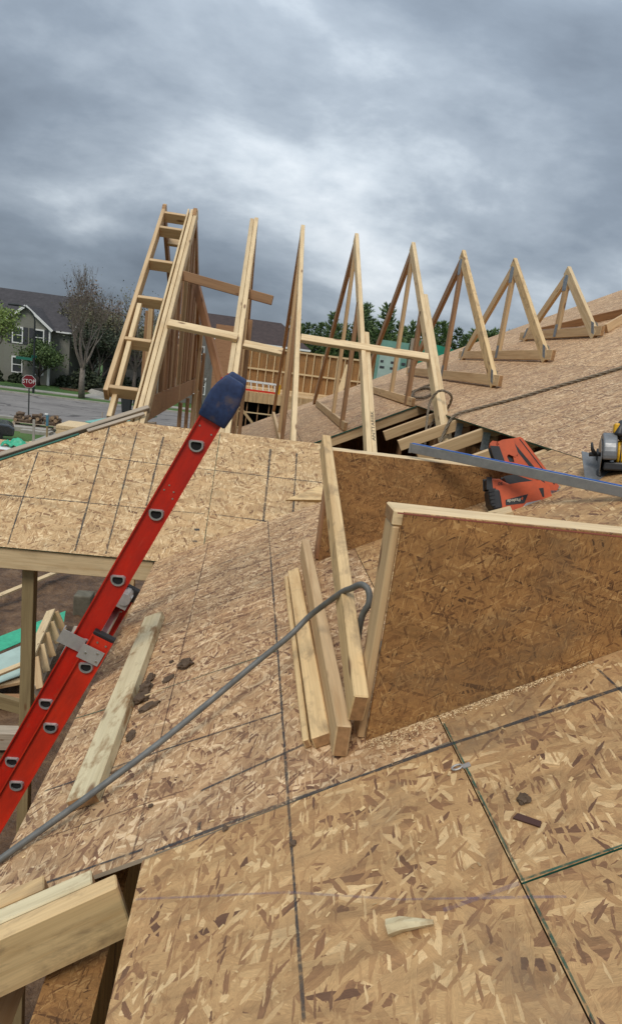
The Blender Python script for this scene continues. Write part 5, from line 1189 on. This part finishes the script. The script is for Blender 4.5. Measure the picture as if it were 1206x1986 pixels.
for k in range(34):
    row = 0 if k < 16 else (1 if k < 28 else 2); n_ = (16, 12, 6)[row]; i = k-(0, 16, 28)[row]
    x = -13.0+(2.2-(0.15*row))*(i % (n_//2))/(n_//2-1)+rng.uniform(-.06, .06)+row*0.1; y = 35.95+0.42*(i // (n_//2))+rng.uniform(-.05, .05); z = 0.39+0.10+row*0.17
    a = rng.uniform(-0.5, 0.5)+(1.57 if rng.random() < 0.35 else 0); d = V((math.sin(a), math.cos(a), rng.uniform(-.08, .08))).normalized(); r_ = rng.uniform(0.075, 0.12); hl = rng.uniform(0.17, 0.24)
    b = MB(); c = V((x, y, z)); b.tube([c-d*hl, c+d*hl], r_, 9, False); o_i = len(b.v); b.f += [tuple(range(8, -1, -1)), tuple(range(9, 18))]; b.mi += [1, 1]
    tag(b.build('split_log', [M_LOG, M_LOGE]), 'short brown log in the pile on the wooden pallet', 'log', 'logs piled on the pallet')
for (x, y, h_, mt, lab) in ((-10.45, 31.3, 1.25, M_CONC, 'plain grey stake standing by the driveway'),):
    o = beam('grey_stake', (x, y, -0.05), (x, y, h_), 0.11, 0.05, mt, None, (0, 1, 0)); tag(o, lab, 'stake')
stk = thing('blue_topped_stake', 'wooden stake with blue painted top by the driveway', 'stake', (-10.45, 33.3, 0)); beam('shaft', (-10.45, 33.3, -0.05), (-10.45, 33.3, 0.72), 0.08, 0.08, M_WOODT, stk, (0, 1, 0)); beam('painted_top', (-10.45, 33.3, 0.72), (-10.45, 33.3, 1.28), 0.11, 0.11, M_BLUEP, stk, (0, 1, 0)); beam('white_cap', (-10.5, 33.3, 1.28), (-10.5, 33.3, 1.36), 0.15, 0.1, M_WHITE, stk, (0, 1, 0))
# stacks of sheathing and lumber
ps = thing('plywood_stack', 'pale stack of plywood sheets on bearers behind the hip edge', 'stack', (-9.4, 34.5, 0))
for k in range(12): boxpart('sheet', (-10.1+rng.uniform(-.02, .02), 33.6+rng.uniform(-.02, .02), 0.12+k*0.055), (-8.0, 35.9, 0.12+k*0.055+0.05), M_WOODL, ps)
for k in range(3): boxpart('bearer', (-9.9+k*0.8, 33.6, -0.05), (-9.8+k*0.8, 35.9, 0.118), M_WOODD, ps)
for k, (x, y, a, ln_) in enumerate(((-9.6, 31.6, 0.4, 2.2), (-9.3, 31.2, 0.55, 1.8), (-9.9, 30.4, 0.2, 1.6), (-8.9, 32.0, 0.7, 2.0))):
    d = V((math.cos(a), math.sin(a), 0)); lum('scrap_board', V((x, y, 0.15+k*0.06))-d*ln_/2, V((x, y, 0.15+k*0.06))+d*ln_/2, 0.18, 0.04, [M_WOODL, M_WOODW, M_WOOD][k % 3], ['pale widest scrap board at the bottom of the driveway heap', 'grey weathered scrap board in the driveway heap', 'yellowish scrap board in the driveway heap', 'pale scrap board on top of the driveway heap'][k], (0, 0, 1), 'scrap boards by the driveway')
# silt fence rolls / dark bundle
b = MB(); b.tube([(-9.3, 40.2, 0.25), (-7.4, 40.8, 0.28)], 0.3, 10); tag(b.build('dark_bundle', M_SHUT, None, None, True), 'dark rolled bundle lying at the end of the driveway', 'bundle')
for x, lb_ in ((-8.6, 'thin stake right beside the dark bundle'), (-9.2, 'thin stake at the driveway end of the dark bundle')): o = beam('thin_stake', (x, 39.8, -0.05), (x, 39.8, 1.0), 0.04, 0.04, M_WOODW, None, (0, 1, 0)); tag(o, lb_, 'stake', 'thin stakes by the bundle')
# green tarp, cardboard box, OSB heap near the parked car
def cloth(name, cx, cy, cz, sx, sy, mat, lab, seed, amp=0.2, rot=0.0):
    b = MB(); n = 16
    for j in range(n):
        for i in range(n):
            u, v = i/(n-1)-.5, j/(n-1)-.5; x = u*sx; y = v*sy
            z = amp*(mnoise.noise(V((u*5+seed, v*5, 0)))+0.5*mnoise.noise(V((u*11+seed, v*9, 2))))+amp*1.3*math.exp(-(u*u+v*v)*6)
            b.v.append((cx+x*math.cos(rot)-y*math.sin(rot), cy+x*math.sin(rot)+y*math.cos(rot), cz+z))
    b.f = [(j*n+i, j*n+i+1, (j+1)*n+i+1, (j+1)*n+i) for j in range(n-1) for i in range(n-1)]; b.mi = [0]*len(b.f)
    o = b.build(name, mat, None, None, True); tag(o, lab, 'tarp'); sm_ = o.modifiers.new('thick', 'SOLIDIFY'); sm_.thickness = 0.02
cloth('green_tarp', -9.75, 27.3, 0.60, 1.3, 0.7, M_TARP, 'crumpled bright green tarp on the cardboard box', 3, 0.20, -0.3)
cbx = thing('cardboard_box', 'brown cardboard box under the green tarp', 'box', (-10.2, 27.0, 0)); boxpart('carton', (-10.75, 26.7, -0.05), (-9.55, 27.5, 0.50), M_CARD, cbx); slab('flap', [(-10.75, 26.7, 0.51), (-9.9, 26.7, 0.51), (-9.8, 27.4, 0.56), (-10.7, 27.4, 0.56)], 0.012, M_WHITE, cbx)
b = MB(); rng = random.Random(3)
for k in range(70):
    x, y = rng.uniform(-11.4, -9.0), rng.uniform(24.2, 28.6); a = rng.uniform(0, 3.14); l_ = rng.uniform(0.2, 0.8); d = V((math.cos(a), math.sin(a), rng.uniform(-.15, .15))); p = V((x, y, rng.uniform(0.1, 0.4))); s_ = V((-d.y, d.x, 0))*rng.uniform(0.03, 0.14)
    b.add([p-d*l_/2-s_, p+d*l_/2-s_, p+d*l_/2+s_, p-d*l_/2+s_]+[q+V((0, 0, 0.03)) for q in (p-d*l_/2-s_, p+d*l_/2-s_, p+d*l_/2+s_, p-d*l_/2+s_)], [(3, 2, 1, 0), (4, 5, 6, 7), (0, 1, 5, 4), (1, 2, 6, 5), (2, 3, 7, 6), (3, 0, 4, 7)])
o = b.build('scrap_wood', M_WOOD); o['kind'] = 'stuff'; tag(o, 'litter of wood scraps round the cardboard box', 'debris')
b = MB(); 
for k in range(9):
    a = 0.3+0.1*k
o = boxpart('osb_offcuts', (-11.3, 27.6, -0.05), (-10.1, 28.8, 0.55), M_OSBY, None); tag(o, 'low stack of OSB offcuts behind the cardboard box', 'stack')
# parked car at the left edge
car = thing('parked_car', 'dark grey parked car with curved windscreen at the driveway edge', 'car', (-12.6, 31.0, 0))
prof = [(-2.2, 0.35), (-2.25, 0.75), (-2.0, 0.92), (-1.1, 1.0), (-0.35, 1.42), (0.9, 1.45), (1.7, 1.05), (2.2, 0.95), (2.25, 0.4)]
Fc_ = frame((-13.6, 30.9, 0), V((0.93, 0.37, 0)), V((-0.37, 0.93, 0)), (0, 0, 1))
b = MB(); b.add([(-x, -0.85, z) for x, z in prof]+[(-x, 0.85, z) for x, z in prof], [tuple(range(9)), tuple(range(17, 8, -1))]+[(i, (i+1) % 9, 9+(i+1) % 9, 9+i) for i in range(9)]); bevelled(b, 'body', M_CAR, 0.10, car, Fc_, 3, 0.3)
slab('windscreen', [Fc_@V((1.08, -0.72, 1.025)), Fc_@V((1.08, 0.72, 1.025)), Fc_@V((0.38, 0.62, 1.425)), Fc_@V((0.38, -0.62, 1.425))], 0.01, M_GLASS, car)
for x_ in (-1.35, 1.4):
    for y_ in (-0.80, 0.80):
        b = MB(); b.tube([Fc_@V((x_, y_-0.11, 0.33)), Fc_@V((x_, y_+0.11, 0.33))], 0.33, 16); w_ = b.build('wheel', M_BLACK, car); b = MB(); b.tube([Fc_@V((x_, y_-0.13, 0.33)), Fc_@V((x_, y_+0.13, 0.33))], 0.2, 12); b.build('rim', M_ALUD, w_)
for y_ in (-1, 1): slab('side_window', [Fc_@V((0.75, y_*0.856, 1.03)), Fc_@V((0.30, y_*0.856, 1.36)), Fc_@V((-0.85, y_*0.856, 1.38)), Fc_@V((-1.35, y_*0.856, 1.06))], 0.006, M_GLASS, car)
# dark bins on the drive across the street, cyan boards by the hip
for i, x in enumerate((-9.75, -8.85)):
    t = thing('wheelie_bin', ['dark wheeled bin nearest the bare tree across the street', 'dark wheeled bin nearest the gable end across the street'][i], 'bin', (x, 50.0, 0), 'dark bins across the street')
    b = MB(); b.add([(x-.30, 49.7, 0), (x+.30, 49.7, 0), (x+.30, 50.3, 0), (x-.30, 50.3, 0), (x-.40, 49.6, 1.3), (x+.40, 49.6, 1.3), (x+.40, 50.4, 1.3), (x-.40, 50.4, 1.3)], [(0, 3, 2, 1), (4, 5, 6, 7), (0, 1, 5, 4), (1, 2, 6, 5), (2, 3, 7, 6), (3, 0, 4, 7)]); bevelled(b, 'bin_body', M_POST, 0.04, t); boxpart('lid', (x-.43, 49.55, 1.31), (x+.43, 50.45, 1.40), M_SHUT, t)
    b = MB(); b.tube([(x-.33, 50.35, 0.14), (x+.33, 50.35, 0.14)], 0.14, 10); b.build('wheel', M_BLACK, t)
for i, (p, q, w, lab) in enumerate((((-1.35, 5.6, 4.93), (-1.02, 6.3, 4.98), 0.22, 'cyan sheathing scrap lying behind the hip board'), ((-1.45, 5.35, 4.86), (-1.18, 5.75, 4.955), 0.05, 'narrow cyan strip lying behind the hip board'), ((-1.42, 5.65, 4.87), (-1.22, 5.85, 4.91), 0.08, 'crumpled cyan offcut behind the hip board'))):
    o = beam('cyan_board', p, q, w, 0.012, M_CYAN, None, (0, 0, 1), 0.001); tag(o, lab, 'sheathing')
# joists that carry them
pj = thing('porch_joist', 'weathered porch joists behind the hip board', 'lumber', (-1.5, 5.8, 4.6))
for k in range(2): beam('joist', (-1.32, 5.62+k*0.5, 4.84), (-0.9, 5.62+k*0.5, 4.90), 0.038, 0.09, M_WOODW, pj)

# ================================================================== under the porch roof
po = thing('porch_post', 'greenish treated porch post standing in the mud under the gable fascia', 'post', (-1.34, 3.95, 0))
beam('post', (-1.345, 3.97, -0.1), (-1.325, 3.96, 4.20), 0.075, 0.075, M_WOODT, po, (0, 1, 0))
lum('porch_rail', (-1.9, 4.05, 3.21), (-1.18, 4.05, 3.03), 0.038, 0.10, M_WOODT, 'treated rail nailed across the porch post', (0, 0, 1))
lum('mud_plank', (-5.2, 10.9, 0.32), (-3.9, 14.0, 0.34), 0.12, 0.045, M_WOODL, 'long pale board lying in the mud beyond the porch post')
gp = thing('sheathing_panel', 'green faced sheathing panel lying on lumber in the mud', 'panel', (-3.6, 10.0, 0.3))
slab('green_face', [(-4.9, 7.4, 0.47), (-3.02, 10.85, 0.47), (-3.13, 11.35, 0.50), (-5.2, 7.8, 0.50)], 0.012, M_TARP, gp)
slab('pale_face', [(-4.3, 7.6, 0.42), (-3.08, 9.1, 0.42), (-2.98, 10.7, 0.455), (-4.75, 7.7, 0.455)], 0.014, M_TEALP, gp)
wf = thing('lumber_frame', 'frame of new lumber with cross blocks lying on the green panel', 'frame', (-3.0, 9.7, 0.45))
f0, f1 = V((-2.93, 8.80, 0.84)), V((-3.15, 10.52, 0.86)); g0, g1 = V((-2.74, 8.45, 0.46)), V((-2.98, 10.55, 0.50))
beam('rail', f0, f1, 0.15, 0.038, M_WOODL, wf, (-0.35, 0, 0.9)); beam('rail', g0, g1, 0.13, 0.038, M_WOODW, wf, (0.9, 0.1, 0.5))
for k in range(5):
    a_ = f0.lerp(f1, 0.03+k*0.235); c_2 = g0.lerp(g1, 0.06+k*0.225); beam('block', a_+V((0.02, 0, -0.02)), c_2, 0.038, 0.24, M_WOODL if k % 2 else M_WOOD, wf, (-0.9, -0.1, -0.4))
lum('cross_board', (-4.4, 7.15, 0.60), (-3.06, 9.08, 0.62), 0.10, 0.04, M_WOODL, 'pale board lying across the green panel behind the porch post')
lum('mud_board', (-2.62, 8.2, 0.22), (-2.85, 11.2, 0.26), 0.14, 0.04, M_WOODW, 'grey weathered board in the mud beside the lumber frame')
lum('mud_board', (-3.55, 8.55, 0.24), (-2.85, 8.62, 0.25), 0.30, 0.05, M_WOODD, 'short brown board in the mud below the porch rail')
lum('mud_board', (-4.2, 8.3, 0.34), (-3.05, 9.0, 0.36), 0.14, 0.05, M_WOOD, 'thin board under the green panel corner')
lum('mud_beam', (-3.2, 7.68, 0.24), (-2.5, 7.72, 0.24), 0.2, 0.25, M_WOODW, 'thick grey timber in the mud by the ladder')
b = MB(); b.box((-3.2, 12.1, -0.05), (-2.85, 12.45, 0.50)); tag(bevelled(b, 'concrete_block', mat_plain('mossy_concrete', (0.13, 0.115, 0.08), 0.9, var=0.3), 0.03), 'square grey footing stub standing in the mud', 'block')
